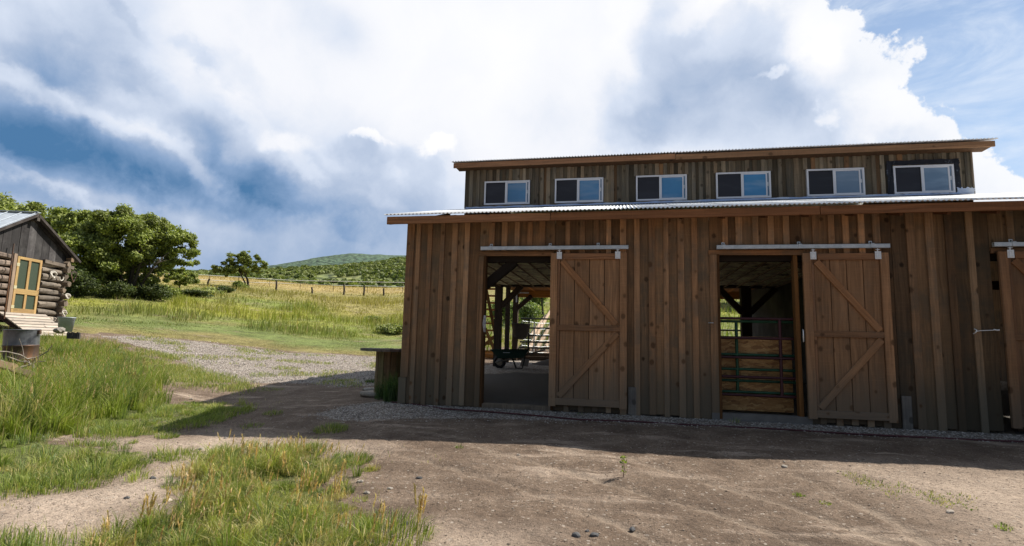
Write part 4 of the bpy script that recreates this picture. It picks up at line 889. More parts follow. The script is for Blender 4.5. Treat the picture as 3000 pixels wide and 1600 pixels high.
zl = 1.36; k = 0; LOGS = []
while zl < 3.38:
    r_ = random.Random(k); h = .088+.030*r_.random(); zc = zl+h
    split = zc > 1.55
    if split:
        o = logm(1.16+r_.uniform(-.06, .08), h*.98, h*.9, k).build('log', W['grey'], cab, cl(.62, .02, zc), (0, R(r_.uniform(-1.4, .4)), 0)); kk = .80+jit(.2); o.color = (.95*kk, .93*kk, .90*kk, 1)
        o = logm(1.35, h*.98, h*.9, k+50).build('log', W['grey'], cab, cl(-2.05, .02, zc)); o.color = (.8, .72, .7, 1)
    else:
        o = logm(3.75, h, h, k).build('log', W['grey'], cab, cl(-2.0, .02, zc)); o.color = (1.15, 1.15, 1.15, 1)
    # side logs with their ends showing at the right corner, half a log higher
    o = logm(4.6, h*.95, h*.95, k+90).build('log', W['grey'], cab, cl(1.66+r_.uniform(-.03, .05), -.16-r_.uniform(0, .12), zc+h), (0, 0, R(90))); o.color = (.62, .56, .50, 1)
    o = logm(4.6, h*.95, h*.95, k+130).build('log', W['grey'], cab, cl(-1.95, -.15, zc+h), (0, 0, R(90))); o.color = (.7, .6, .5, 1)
    zl += 2*h+.030; k += 1
MB().box(cl(-1.9, .1, 1.3), cl(1.62, .14, 3.45)).build('chinking', W['dark'], cab)
# gable of vertical dark boards
zr, za, sa = 3.45, 4.86, -.11
n = 12; s0, s1 = -2.1, 1.86
for i in range(n):
    a = s0+(s1-s0)*i/n; b_ = s0+(s1-s0)*(i+1)/n-.01
    def top(s): return za-.06-abs(s-sa)*.585
    ta, tb = max(top(a), zr+.01), max(top(b_), zr+.01)
    zb = zr-.02-(.02*i/n)+random.uniform(-.015, .015); y0 = -.02+jit(.008)
    pk = [(a, y0, zb), (b_, y0, zb), (b_, y0, tb), (a, y0, ta)]; 
    if a < sa < b_: pk = [(a, y0, zb), (b_, y0, zb), (b_, y0, tb), (sa, y0, top(sa)), (a, y0, ta)]
    m_ = len(pk); v = [cl(*q) for q in pk]+[cl(q[0], q[1]+.025, q[2]) for q in pk]
    o = MB().add(v, [tuple(range(m_)), tuple(range(2*m_-1, m_-1, -1))]+[(j, j+m_, (j+1) % m_+m_, (j+1) % m_) for j in range(m_)]).build('gable_board', W['gable'], cab); kk = random.uniform(.45, 1.25); o.color = (kk, kk, kk*1.04, 1)
beam('gable_log', cab, W['grey'], cl(.62, -.04, 3.41), cl(2.05, -.05, 3.36), .12, .14, (.5, .47, .45))
beam('purlin', cab, W['grey'], cl(1.80, -.2, 3.62), cl(1.80, 4.3, 3.62), .14, .14, (.8, .65, .5)); beam('purlin', cab, W['grey'], cl(sa, -.25, 4.70), cl(sa, 4.3, 4.70), .12, .12, (.4, .4, .4))
# roof: two planes with depth, metal on the left one
def roofside(sgn, mat, name):
    e = sa+sgn*2.30; ez = 4.90-2.30*.55; f = -.22; bk_ = 4.6
    def sl(o_): return [cl(sa, f, 4.90+o_), cl(e, f, ez+o_), cl(e, bk_, ez+o_), cl(sa, bk_, 4.90+o_)]
    v = sl(.0)+sl(-.045); MB().add(v, [(0, 1, 2, 3), (7, 6, 5, 4), (0, 4, 5, 1), (1, 5, 6, 2), (2, 6, 7, 3), (3, 7, 4, 0)]).build(name, mat, cab)
roofside(1, W['gable'], 'roof_slope'); roofside(-1, W['bucket'], 'roof_slope')
for i in range(12):                                              # ribs of the metal sheets
    d = -.18+i*.42; beam('roof_rib', cab, W['bucket'], cl(sa-.03, d, 4.915), cl(sa-2.30, d, 4.915-2.30*.55), .03, .02, face=(0, 0, 1))
beam('ridge_cap', cab, W['bucket'], cl(sa, -.24, 4.925), cl(sa, 4.6, 4.925), .16, .02, face=(0, 0, 1))
for sgn in (-1, 1): beam('rake_board', cab, W['gable'], cl(sa, -.235, 4.845), cl(sa+sgn*2.28, -.235, 4.845-2.28*.55), .09, .03, (1.0, .9, .85)); beam('rake_board', cab, W['gable'], cl(sa+sgn*.1, -.06, 4.74), cl(sa+sgn*2.0, -.06, 4.74-1.9*.55), .13, .03, (.55, .5, .5))
# door and frame
fr = beam('door_frame', cab, W['grey'], cl(-.62, -.06, 1.58), cl(-.62, -.06, 3.47), .13, .08, (1.0, .85, .75))
dr = obj('screen_door', plankmesh(.10, .04, 1.80, W['yellow']), cab, cl(-.49, -.085, 1.61)); dz = 1.61
def dd(n, a, b_, wd, c=(1, 1, 1), m_=None, th=.036): L = Vector(dr.location); return beam(n, dr, m_ or W['yellow'], Vector(cl(*a))-L, Vector(cl(*b_))-L, wd, th, c)
dd('stile', (.47, -.085, 1.61), (.47, -.085, 3.41), .10); dd('mullion', (-.01, -.083, 1.66), (-.01, -.083, 3.36), .10, (1.0, .97, .95))
dd('rail', (-.44, -.086, 3.365), (.42, -.086, 3.365), .09); dd('rail', (-.44, -.086, 2.30), (.42, -.086, 2.30), .17, (1.0, 1., 1.)); dd('rail', (-.44, -.086, 1.68), (.42, -.086, 1.68), .15, (.8, .8, .8))
for a, b_, z0_, z1_ in ((-.44, -.06, 2.385, 3.32), (.04, .42, 2.385, 3.32), (-.44, -.06, 1.755, 2.215), (.04, .42, 1.755, 2.215)):
    L = Vector(dr.location); MB().box(Vector(cl(a, -.068, z0_))-L, Vector(cl(b_, -.062, z1_))-L).build('screen', W['screen'], dr)
for z_ in (3.14, 2.42, 1.80): L = Vector(dr.location); MB().box(Vector(cl(-.56, -.112, z_-.05))-L, Vector(cl(-.44, -.106, z_+.05))-L).build('hinge', W['brass'], dr)
L = Vector(dr.location); MB().tube([Vector(cl(.46, -.11, 2.24))-L, Vector(cl(.47, -.15, 2.26))-L, Vector(cl(.47, -.15, 2.38))-L, Vector(cl(.46, -.11, 2.40))-L], .009, 6).build('handle', W['black'], dr)
MB().box(cl(.5, -.03, 1.62), cl(.62, .03, 3.42)).build('door_frame', W['gable'], cab)
for i, (a, z_) in enumerate(((1.55, 1.27), (1.9, 1.22), (1.1, 1.24), (-1.2, 1.2))):
    r_ = random.Random(i); bm = bmesh.new(); bmesh.ops.create_icosphere(bm, subdivisions=2, radius=1.)
    for v in bm.verts: v.co = Vector((v.co.x*.26, v.co.y*.2, v.co.z*.11))*(1+r_.uniform(-.08, .08))
    me = bpy.data.meshes.new('s'); bm.to_mesh(me); bm.free(); obj('foundation_stone', me, cab, cl(a, -.05, z_), mat=W['stone'])
# hung on the corner of the cabin
def hung(name, pts, r, mat, lb_, cat):
    o = MB().tube([Vector((0, 0, 0))+Vector(p) for p in pts], r, 7).build(name, mat, None, tuple(Pc+TV*0)); o.rotation_euler = (0, 0, math.atan2(TV[1], TV[0])); return tag(o, lb_, cat)
def ring(s, d, z, rad, squash=1., n=18, tilt=0.): return [(s+rad*squash*math.cos(a), d-.03*math.sin(a*2), z+rad*math.sin(a)) for a in np.linspace(0, 2*math.pi, n)]
hung('rope_coil', ring(1.02, -.14, 3.0, .11)+ring(1.05, -.15, 2.98, .10), .022, W['rope'], 'pale rope coil hanging on the upper logs right of the cabin door', 'rope')
hung('horseshoe', [(1.45+.1*math.cos(a), -.13, 2.94+.1*math.sin(a)) for a in np.linspace(-3.4, .4, 14)], .02, W['rope'], 'pale curved antler-like hook beside the rope coil near the cabin corner', 'hook')
hung('wire_coil', ring(1.95, -.2, 3.04, .20, .6)+ring(1.97, -.2, 3.02, .18, .6), .012, W['rust'], 'dark wire coil hanging off the cabin corner under the eave', 'wire coil')
hung('rope_coil', ring(1.62, -.3, 2.30, .09)+ring(1.64, -.31, 2.28, .07), .02, W['rope'], 'small coil hanging on the middle log end at the cabin corner', 'rope')
hung('rope_coil', ring(1.55, -.3, 1.70, .10, .7)+ring(1.58, -.3, 1.66, .08), .02, W['rope'], 'pale tangled coil hanging low at the cabin corner above the bucket', 'rope')
# metal rod leaning left of the door
hung('leaning_rod', [(-1.02, -.30, 1.4), (-.86, -.16, 3.75)], .022, W['rust'], 'dark metal rod leaning on the wall left of the cabin door', 'rod')
# ramp
rp = empty('wooden_ramp', tuple(Pc+np.array((0, 0, 1.2))), math.atan2(TV[1], TV[0]), label='worn pale plank ramp leading up to the cabin door', cat='ramp')
for i in range(8):
    t0 = i/8; f0 = -.14-1.05*t0; z0_ = 1.575-.72*t0; o = obj('plank', plankmesh(.125, .03, 1.95+random.uniform(-.05, .05), W['pale']), rp)
    a = Vector(cl(-1.0, f0, z0_)); z_ = Vector((1, 0, 0)); yv = Vector((0, .565, -.825)).normalized(); xv = yv.cross(z_)
    o.rotation_mode = 'QUATERNION'; o.rotation_quaternion = Matrix((xv, yv, z_)).transposed().to_quaternion(); o.location = a; kk = random.uniform(.85, 1.15); o.color = (kk, kk, kk, 1)
for s_ in (-.96, .8): beam('stringer', rp, W['gable'], cl(s_, -.10, 1.50), cl(s_, -1.12, .80), .12, .05, (.8, .5, .5), face=(-1, 0, 0))
# drum, bucket
def drum():
    p = at_r(73, 965, 15.2); z = gz_(p[0], p[1]); o = empty('steel_drum', (p[0], p[1], p[2]-.90), .4, label='dented steel drum, grey above and rusty below, in the tall grass before the ramp', cat='drum')
    o.rotation_euler = (R(1.5), R(-2.), .4)
    MB().lathe([(.29, .58), (.287, .60), (.287, .86), (.292, .88), (.300, .89), (.292, .90), (.27, .895), (.265, .86), (0, .855)], 36).build('upper_shell', W['drumtop'], o)
    MB().lathe([(0, 0), (.29, 0), (.293, .02), (.287, .04), (.287, .27), (.300, .29), (.287, .31), (.287, .55), (.300, .57), (.29, .585)], 36).build('lower_shell', W['rust'], o)
    MB().box((.285, -.03, .80), (.33, .03, .88)).build('clamp', W['rust'], o)
drum()
def tub():
    p = at_r(196, 930, 22.); o = empty('metal_bucket', (p[0], p[1], p[2]-.44), label='grey galvanised bucket standing at the right corner of the cabin', cat='bucket')
    MB().lathe([(0, 0), (.17, 0), (.22, .42), (.235, .43), (.235, .445), (.215, .44), (.16, .03), (0, .03)], 24).build('pail', W['bucket'], o)
    MB().tube([(.27*math.cos(a), .27*math.sin(a)*.2, .40-.1*math.sin(a)) for a in np.linspace(0, math.pi, 9)], .006, 5).build('handle', W['rust'], o)
tub()
p = at_r(212, 948, 19.5)
rock('boulder', tuple(at_r(172, 968, 20.5)), (.18, .14, .09), W['stone'], 77, label='brown boulder lying between the ramp and the galvanised bucket', cat='stone')
tag(MB().box((-.13, -.05, -.10), (.13, .05, .05)).box((-.12, -.06, -.10), (-.09, .06, .07)).box((-.04, -.06, -.1), (-.01, .06, .07)).box((.07, -.06, -.1), (.10, .06, .07)).build('slatted_crate', W['gable'], None, tuple(at_r(216, 981, 18.)), (0, 0, .6)), 'small dark slatted box half hidden in the tall grass right of the ramp', 'crate')
# scrap boards and dead branches by the drum
for i, (a, b_, r0, wd) in enumerate([((-30, 1062), (42, 1078), 12.6, .12), ((45, 1085), (92, 1098), 12., .10)]):
    pa, pb = at_r(*a, r0), at_r(*b_, r0-.4); o = beam('scrap_board', None, W['barn'], tuple(pa), tuple(pb), wd, .06, (1.9, 1.7, 1.5), face=(.6, -.6, .5)); tag(o, ['long scrap board lying left of the drum at the edge of the photo', 'shorter scrap board lying in the grass below the drum'][i], 'board', 'scrap boards by the drum')
BR = [([(-20, 1030), (20, 1031), (60, 1040), (80, 1052), (110, 1046), (140, 1030), (153, 1012)], 'dead branch arching in front of the drum and up to its right'), ([(0, 1055), (20, 1064), (45, 1078), (75, 1072), (100, 1062), (132, 1058)], 'lower dead branch crossing the foot of the drum'), ([(98, 1080), (99, 1060), (103, 1048)], 'short upright forked twig right of the drum'), ([(30, 1086), (60, 1080), (90, 1068), (84, 1058), (70, 1062)], 'curled dead twig over the scrap boards'), ([(20, 1045), (40, 1052), (62, 1060), (76, 1058), (86, 1066)], 'thin grey twig in the middle of the brush by the drum'), ([(56, 992), (66, 1020), (73, 1062)], 'pale dry stem rising before the drum face')]
for i, (pts, lb_) in enumerate(BR):
    P_ = [tuple(at_r(x, y, 13.6-.12*i+.1*math.sin(j*2.))) for j, (x, y) in enumerate(pts)]; n = len(P_)
    tag(MB().tube(P_, [.016-.010*j/n for j in range(n)] if i != 5 else [.004, .005, .004], 6).build('dead_branch', W['deadwood']), lb_, 'branch', 'dead branches by the drum')

# ------------------------------------------------------------------ fences on the crest
def fence_wire():
    f = empty('tape_fence', (0, 0, 0), label='electric fence of two white tapes on thin posts along the crest of the meadow', cat='fence'); RR = 71.
    top = [(380, 802), (470, 803), (549, 804), (600, 806), (700, 812), (788, 818), (881, 822.5), (978, 824), (1078, 826), (1180, 828), (1300, 831), (1500, 838), (1700, 845)]
    bot = [(549, 817), (600, 820), (730, 827), (881, 832), (978, 836), (1090, 838), (1180, 841), (1300, 845), (1500, 853), (1700, 860)]
    for P_ in (top, bot): MB().tube([tuple(at_r(x, y, RR)) for x, y in P_], .028, 5).build('tape', W['tapeW'], f)
    for x in (482, 549, 614, 700, 791, 881, 978, 1078, 1180, 1320, 1430, 1500, 1580):
        y = float(np.interp(x, [q[0] for q in top], [q[1] for q in top])); p = at_r(x, y-2, RR+.05); g = gz_(p[0], p[1])
        MB().tube([(p[0], p[1], g-.1), tuple(p)], .028, 5).build('post', W['post'], f)
fence_wire()
of = empty('post_fence', (0, 0, 0), label='row of short crooked dark wooden posts standing in front of the white tape fence', cat='fence')
for x, h in ((608, .75), (809, 1.1), (915, .7), (1008, 1.25), (1066, 1.2), (1125, .85), (420, .8), (700, .7), (1240, 1.)):
    p = at_r(x, 850, 65.5+.5*math.sin(x)); g = gz_(p[0], p[1]); MB().tube([(p[0], p[1], g-.1), (p[0]+jit(.06), p[1], g+h*.5), (p[0]+jit(.12), p[1], g+h)], [.11, .10, .09], 7).build('post', W['bark'], of)

# ------------------------------------------------------------------ trees
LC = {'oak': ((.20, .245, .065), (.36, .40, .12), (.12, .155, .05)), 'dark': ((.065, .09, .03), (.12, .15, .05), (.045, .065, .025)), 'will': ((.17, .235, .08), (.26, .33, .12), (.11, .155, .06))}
def leaves(name, centers, radii, n, size, pal, parent, seed=0, shell=.45):
    r_ = np.random.default_rng(seed); C_ = np.asarray(centers, float); Rd = np.asarray(radii, float)
    wgt = Rd.prod(1)**(2/3)*r_.uniform(.5, 1.5, len(Rd)); idx = r_.choice(len(C_), n, p=wgt/wgt.sum())
    d = r_.normal(size=(n, 3)); d /= np.linalg.norm(d, axis=1)[:, None]
    rad = shell+(1-shell)*r_.random(n)**.7; rad = np.where(r_.random(n) < .35, rad*r_.uniform(1.0, 1.6, n), rad)
    P = C_[idx]+d*Rd[idx]*rad[:, None]
    s = size*(.6+.8*r_.random(n))
    nrm = d*.45+r_.normal(size=(n, 3))*.65+np.array((.2, .1, .3)); nrm /= np.linalg.norm(nrm, axis=1)[:, None]
    a = np.cross(nrm, r_.normal(size=(n, 3))); a /= np.linalg.norm(a, axis=1)[:, None]; b_ = np.cross(nrm, a)
    V = np.stack([P-a*s[:, None], P+b_*s[:, None]*.55, P+a*s[:, None], P-b_*s[:, None]*.55], 1).reshape(-1, 3)
    pal = np.array(pal); k = r_.random(n); cl_ = r_.random(len(C_))[idx]
    c = pal[0]*(1-k[:, None])+pal[1]*k[:, None]; c = np.where((r_.random(n) < .25)[:, None], pal[2], c)*(.66+.62*cl_[:, None])
    col = np.repeat(c, 4, 0); Fq = np.arange(4*n).reshape(-1, 4)
    o = npmesh(name, V, Fq, W['leaf'], col, parent=parent); o['kind'] = 'stuff'
    return o
def tree(name, base, crown, n, size, pal, trunks, seed, lean=(0, 0), bark=None, nclump=60, cs_=(.24, .42), **kw):
    """crown: list of lobes (dx, dy, dz, rx, ry, rz) relative to the base; clumps fill the lobes' outer part"""
    o = empty(name, base, **kw); r_ = random.Random(seed); cs = []; rs = []
    vol = [l[3]*l[5] for l in crown]
    for k in range(nclump):
        l = r_.choices(crown, vol)[0]; a = r_.uniform(0, 2*math.pi); u = r_.uniform(-.75, 1); q = math.sqrt(max(0, 1-u*u)); t = r_.uniform(.55, .95)
        cs.append((l[0]+l[3]*t*q*math.cos(a), l[1]+l[4]*t*q*math.sin(a), l[2]+l[5]*t*u)); s = r_.uniform(*cs_)*(l[3]+l[5])/2; rs.append((s*r_.uniform(.8, 1.3), s*r_.uniform(.8, 1.3), s*r_.uniform(.55, .85)))
    leaves('crown', cs, rs, n, size, pal, o, seed)
    mb = MB(); bm_ = MB()
    for k, (tx, ty, r0, h) in enumerate(trunks):
        ctop = (tx*2.2+lean[0], ty*2.2+lean[1], h); m1 = (tx*1.3+lean[0]*.35+r_.uniform(-.1, .1), ty*1.3, h*.45)
        mb.tube([(tx*.5, ty*.5, -.2), (tx*.8, ty*.8, h*.15), m1, ctop], [r0*1.25, r0, r0*.75, r0*.35], 8)
        near = sorted(cs, key=lambda c: (c[0]-ctop[0])**2+(c[1]-ctop[1])**2+(c[2]-ctop[2])**2)[:14]
        for c in near[::1]:
            s0 = Vector(m1).lerp(Vector(ctop), r_.uniform(.1, .95)); e = Vector(c); md = s0.lerp(e, .5)+Vector((r_.uniform(-.2, .2), r_.uniform(-.2, .2), r_.uniform(.0, .25)))
            bm_.tube([s0, md, e], [r0*.38, r0*.25, r0*.1], 5)
    mb.build('trunk', bark or W['bark'], o); bm_.build('branches', bark or W['bark'], o)
    return o
def tbase(px, py, r): p = at_r(px, py, r); return (p[0], p[1], gz_(p[0], p[1]))
# camera-right direction at azimuth az, used to give the oak its broad shape across the slope
def acr(az, L): return (math.cos(R(az))*L, -math.sin(R(az))*L)
def lobes(az, items):
    out = []
    for s, dpt, z, rx, rz in items: a = acr(az, s); b_ = (math.sin(R(az))*dpt, math.cos(R(az))*dpt); out.append((a[0]+b_[0], a[1]+b_[1], z, rx, rx, rz))
    return out
B1 = tbase(372, 862, 45.)
_L = [(520, 738, 50, 38), (455, 735, 60, 42), (262, 795, 70, 50), (345, 800, 60, 36), (215, 760, 60, 50), (430, 800, 50, 30), (225, 665, 75, 50), (305, 652, 80, 48), (400, 662, 85, 50), (475, 672, 70, 46), (528, 702, 55, 42), (555, 742, 40, 36), (500, 765, 60, 30), (420, 745, 85, 50), (330, 745, 90, 52), (240, 745, 85, 58), (200, 810, 66, 50), (290, 800, 60, 34), (490, 800, 45, 18), (185, 700, 52, 48), (350, 690, 100, 60), (530, 775, 36, 22), (440, 700, 80, 50)]
B1L = [((x-372)/54., .9*math.sin(i*2.4), (862-y)/44., rx/54.*1.04, rz/44.*1.04) for i, (x, y, rx, rz) in enumerate(_L)]
tree('oak_tree', B1, lobes(-47, B1L), 105000, .088, LC['oak'],
     [(-.5, 0, .14, 3.1), (.1, .1, .16, 3.3), (.55, -.1, .13, 3.1), (-.9, .2, .11, 2.7), (1.0, 0, .10, 2.5), (-.2, -.3, .1, 2.7), (-1.3, .2, .09, 2.4)], 5, nclump=330, cs_=(.20, .36), label='large spreading oak tree with several trunks standing right behind the log cabin', cat='tree')
B2 = tbase(30, 840, 52.)
tree('oak_tree', B2, lobes(-54, [(-1.5, 0, 4.3, 2.6, 1.8), (1.2, .4, 4.5, 2.2, 1.6), (0, 0, 2.8, 3.0, 1.8)]), 18000, .12, LC['oak'], [(-.4, 0, .2, 3.2), (.5, 0, .18, 3.)], 6, nclump=55, label='oak crown rising above the cabin roof at the left edge of the photo', cat='tree')
B3 = tbase(150, 850, 50.)
tree('oak_tree', B3, lobes(-51.5, [(-.7, 0, 4.2, 1.5, 1.5), (.6, .3, 3.8, 1.7, 1.6), (0, 0, 2.3, 1.9, 1.5)]), 14000, .115, LC['oak'], [(0, 0, .2, 3.0)], 7, nclump=45, label='narrower oak crown between the cabin ridge and the large spreading oak', cat='tree')
B4 = tbase(728, 834, 66.)
tree('small_tree', B4, lobes(-37.5, [(-2.6, 0, 1.7, 1.0, .75), (-2.0, 0, 2.2, 1.1, .8), (-1.1, 0, 2.9, 1.3, .85), (-.3, 0, 3.25, 1.2, .75), (.5, 0, 2.7, 1.1, .8), (1.2, 0, 2.1, .8, .55), (-.9, 0, 1.9, 1.2, .6), (0, 0, 2.1, 1.2, .5)]), 15000, .085, LC['oak'], [(-.05, 0, .14, 2.0), (-.35, 0, .09, 2.2)], 8, lean=acr(-37, -.6), nclump=130, cs_=(.15, .28), label='small lone gnarled tree leaning left on the crest by the white tape fence', cat='tree')
B5 = tbase(527, 842, 50.)
tree('small_tree', B5, lobes(-43, [(0, 0, 1.5, .9, .6), (.3, 0, 1.1, .9, .5), (-.5, 0, 1.3, .6, .5)]), 3500, .09, LC['oak'], [(0, 0, .06, 1.2)], 9, nclump=22, label='slender young tree with a thin trunk at the right foot of the large oak', cat='tree')
def bush(px, py, r, rx, rz, n, size, pal, seed, name='bush', mat=None, **kw):
    b_ = tbase(px, py, r); r_ = random.Random(seed); o = empty(name, b_, **kw); cs = []; rs = []
    for k in range(16):
        a = r_.uniform(0, 6.28); t = r_.uniform(0, .8); s = r_.uniform(.25, .45)*rx; cs.append((rx*t*math.cos(a), rx*t*math.sin(a)*.7, rz*r_.uniform(.25, .8)*(1.1-.5*t))); rs.append((s, s, s*.7*rz/rx))
    leaves('foliage', cs, rs, n, size, pal, o, seed)
    st_ = MB()
    for c in cs[::2]: st_.tube([(c[0]*.15, c[1]*.15, -.05), (c[0]*.6, c[1]*.6, c[2]*.6), c], [.03, .02, .008], 4)
    st_.build('stems', W['bark'], o); return o
LC['sage'] = ((.29, .33, .13), (.40, .43, .18), (.2, .235, .10))
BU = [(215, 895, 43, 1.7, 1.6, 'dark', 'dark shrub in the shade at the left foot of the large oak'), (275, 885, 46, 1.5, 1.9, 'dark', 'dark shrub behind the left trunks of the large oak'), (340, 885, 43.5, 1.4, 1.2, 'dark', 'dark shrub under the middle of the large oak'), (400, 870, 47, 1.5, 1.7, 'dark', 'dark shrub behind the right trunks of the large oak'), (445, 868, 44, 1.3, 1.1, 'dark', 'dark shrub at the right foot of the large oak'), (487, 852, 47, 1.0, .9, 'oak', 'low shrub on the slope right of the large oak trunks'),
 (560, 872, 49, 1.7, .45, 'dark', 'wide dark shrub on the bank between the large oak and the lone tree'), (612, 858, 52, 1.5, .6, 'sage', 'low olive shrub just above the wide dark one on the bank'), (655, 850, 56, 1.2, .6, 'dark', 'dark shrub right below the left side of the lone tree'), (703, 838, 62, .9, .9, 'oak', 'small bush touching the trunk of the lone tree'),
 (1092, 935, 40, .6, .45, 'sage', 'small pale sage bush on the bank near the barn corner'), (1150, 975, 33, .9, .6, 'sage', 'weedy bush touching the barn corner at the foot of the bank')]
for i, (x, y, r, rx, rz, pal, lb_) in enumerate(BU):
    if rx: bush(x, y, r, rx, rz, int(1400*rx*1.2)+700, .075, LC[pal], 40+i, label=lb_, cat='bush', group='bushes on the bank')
# trees and bushes seen through the open barn
tree('willow_tree', tuple(tbase(1590, 935, 33.)), lobes(-8, [(0, 0, 1.9, .8, 1.2), (.3, 0, 2.7, .55, .8), (-.3, 0, 1.2, .9, .7)]), 5200, .075, LC['will'], [(0, 0, .07, 2.2)], 61, nclump=30, label='light green young willow seen through the first doorway above the back gate', cat='tree')
for i, (x, y, r, rx, rz) in enumerate(((1538, 935, 31, 1.0, 1.2), (1480, 935, 34, 1.2, 1.3))): bush(x, y, r, rx, rz, 2600, .07, LC['will'], 70+i, label=['leafy bush left of the young willow behind the back gate', 'leafy bush seen between the inner posts of the first doorway'][i], cat='bush', group='bushes behind the barn')
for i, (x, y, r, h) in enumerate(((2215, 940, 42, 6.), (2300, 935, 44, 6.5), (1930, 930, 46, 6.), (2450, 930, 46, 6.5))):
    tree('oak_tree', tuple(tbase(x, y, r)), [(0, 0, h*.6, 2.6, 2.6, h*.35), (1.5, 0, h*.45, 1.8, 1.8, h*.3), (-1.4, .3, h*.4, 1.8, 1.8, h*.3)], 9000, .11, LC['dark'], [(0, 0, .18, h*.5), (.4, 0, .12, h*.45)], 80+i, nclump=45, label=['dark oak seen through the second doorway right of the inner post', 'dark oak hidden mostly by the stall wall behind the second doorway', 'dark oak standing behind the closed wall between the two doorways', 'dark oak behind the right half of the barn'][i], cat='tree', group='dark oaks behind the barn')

# ------------------------------------------------------------------ hills
def hill(name, sky, r0, r1, pal, bumpr, ext, seed, lo=4.0):
    """a ridge whose crest follows 'sky' (pixels); slopes away on both sides"""
    azs = np.arange(ext[0], ext[1], .12); pa = sorted(azel(*q) for q in sky); cre = np.interp(azs, [q[0] for q in pa], [q[1] for q in pa])
    rs = np.r_[np.linspace(r0, r1, 46), r1*1.03, r1*1.10, r1*1.3]
    A, Rr = np.meshgrid(np.radians(azs), rs); X = CAM[0]+Rr*np.sin(A); Y = CAM[1]+Rr*np.cos(A)
    crest = CAM[2]+r1*np.tan(np.radians(cre))[None]; t = (Rr-r0)/(r1-r0); z0 = CAM[2]+r0*math.tan(R(lo))
    Zh = np.where(t <= 1, z0+(crest-z0)*np.sin(np.clip(t, 0, 1)*math.pi/2), crest-(t-1)*r1*.35)
    Zh = Zh+(fbm(X, Y, bumpr*3, seed)-.5)*bumpr*.5*np.clip(1.6-t, .3, 1)*smooth(0, .05, t+.001)
    n1 = fbm(X, Y, bumpr*2.2, seed+5)[..., None]; pal = np.array(pal); c = pal[0]*(1-smooth(.35, .62, n1))+pal[1]*smooth(.35, .62, n1)
    n, m_ = X.shape; i, j = np.meshgrid(np.arange(n-1), np.arange(m_-1), indexing='ij'); Fq = np.stack([i*m_+j, (i+1)*m_+j, (i+1)*m_+j+1, i*m_+j+1], -1).reshape(-1, 4)[:, ::-1]
    mt, t_, b, out = newmat(name+'_cover'); at = t_.new('ShaderNodeAttribute', attribute_name='Col').outputs[0]; P = t_.new('ShaderNodeNewGeometry').outputs['Position']
    v = t_.voro(P, 1/bumpr*1.4); cc = t_.mix(t_.rng(v.outputs['Distance'], .15, .75), t_.mix(1., at, (1.25, 1.25, 1.15, 1), 'MULTIPLY'), t_.mix(1., at, (.5, .55, .5, 1), 'MULTIPLY'))
    t_.put(b.inputs['Base Color'], cc); b.inputs['Roughness'].default_value = .9; t_.put(b.inputs['Normal'], t_.bump(t_.math('SUBTRACT', 1., v.outputs['Distance']), 1., bumpr*.35))
    o = npmesh(name, np.stack([X, Y, Zh], -1).reshape(-1, 3), Fq, mt, c.reshape(-1, 3), smooth=True); o['kind'] = 'structure'
    return X, Y, Zh, c
H1 = hill('near_hill', [(-400, 830), (400, 838), (640, 826), (770, 822), (850, 819), (900, 816), (980, 811), (1060, 804), (1120, 797), (1180, 788), (1300, 780), (1700, 785), (2200, 800), (2600, 830), (3200, 880)], 150, 420, ((.15, .19, .065), (.25, .26, .09)), 5., (-75, 50), 3, 4.3)
hill('far_hill', [(-600, 850), (0, 822), (350, 810), (480, 806), (560, 812), (640, 815), (700, 811), (800, 798), (880, 785), (930, 774), (980, 767), (1030, 765), (1090, 767), (1180, 770), (1400, 775), (1900, 790), (2600, 830), (3400, 870)], 700, 1500, ((.055, .105, .072), (.085, .14, .085)), 14., (-80, 55), 9, 4.0)
def scrub(H, n, s0, s1, pal, seed):
    """leafy scrub-oak clumps standing on the near hill: one mass nobody could count"""
    X, Y, Zh, _ = H; r_ = np.random.default_rng(seed); i = (46*r_.random(n)**.8).astype(int); az = np.degrees(np.arctan2(X[0]-CAM[0], Y[0]-CAM[1])); ok = np.where((az > -44) & (az < -14))[0]; j = r_.choice(ok, n)
    keep = fbm(X[i, j], Y[i, j], 22., 77) > .42; i, j = i[keep], j[keep]; n = len(i)
    C_ = np.stack([X[i, j], Y[i, j], Zh[i, j]], 1)+r_.normal(size=(n, 3))*(1., 1., .1); s = r_.uniform(s0, s1, n)
    m_ = 26; d = r_.normal(size=(n, m_, 3)); d[..., 2] = np.abs(d[..., 2]); d /= np.linalg.norm(d, axis=2)[..., None]; P = C_[:, None]+d*s[:, None, None]*np.array((1, 1, .75))
    nr = d+r_.normal(size=d.shape)*.4; a = np.cross(nr, r_.normal(size=d.shape)); a /= np.linalg.norm(a, axis=2)[..., None]; b_ = np.cross(nr, a); b_ /= np.linalg.norm(b_, axis=2)[..., None]; q = (s*.42)[:, None, None]
    V = np.stack([P-a*q, P+b_*q*.7, P+a*q, P-b_*q*.7], 2).reshape(-1, 3); pal = np.array(pal); k = r_.random((n, 1, 1)); c = (pal[0]*(1-k)+pal[1]*k)*(.8+.4*r_.random((n, m_, 1)))
    o = npmesh('scrub_oak_thicket', V, np.arange(len(V)).reshape(-1, 4), W['leaf'], np.repeat(c.reshape(-1, 3), 4, 0)); o['kind'] = 'stuff'; tag(o, 'mass of green scrub oak covering the near hill behind the fence', 'scrub')
scrub(H1, 6500, .7, 1.7, ((.12, .16, .05), (.23, .26, .08)), 5)

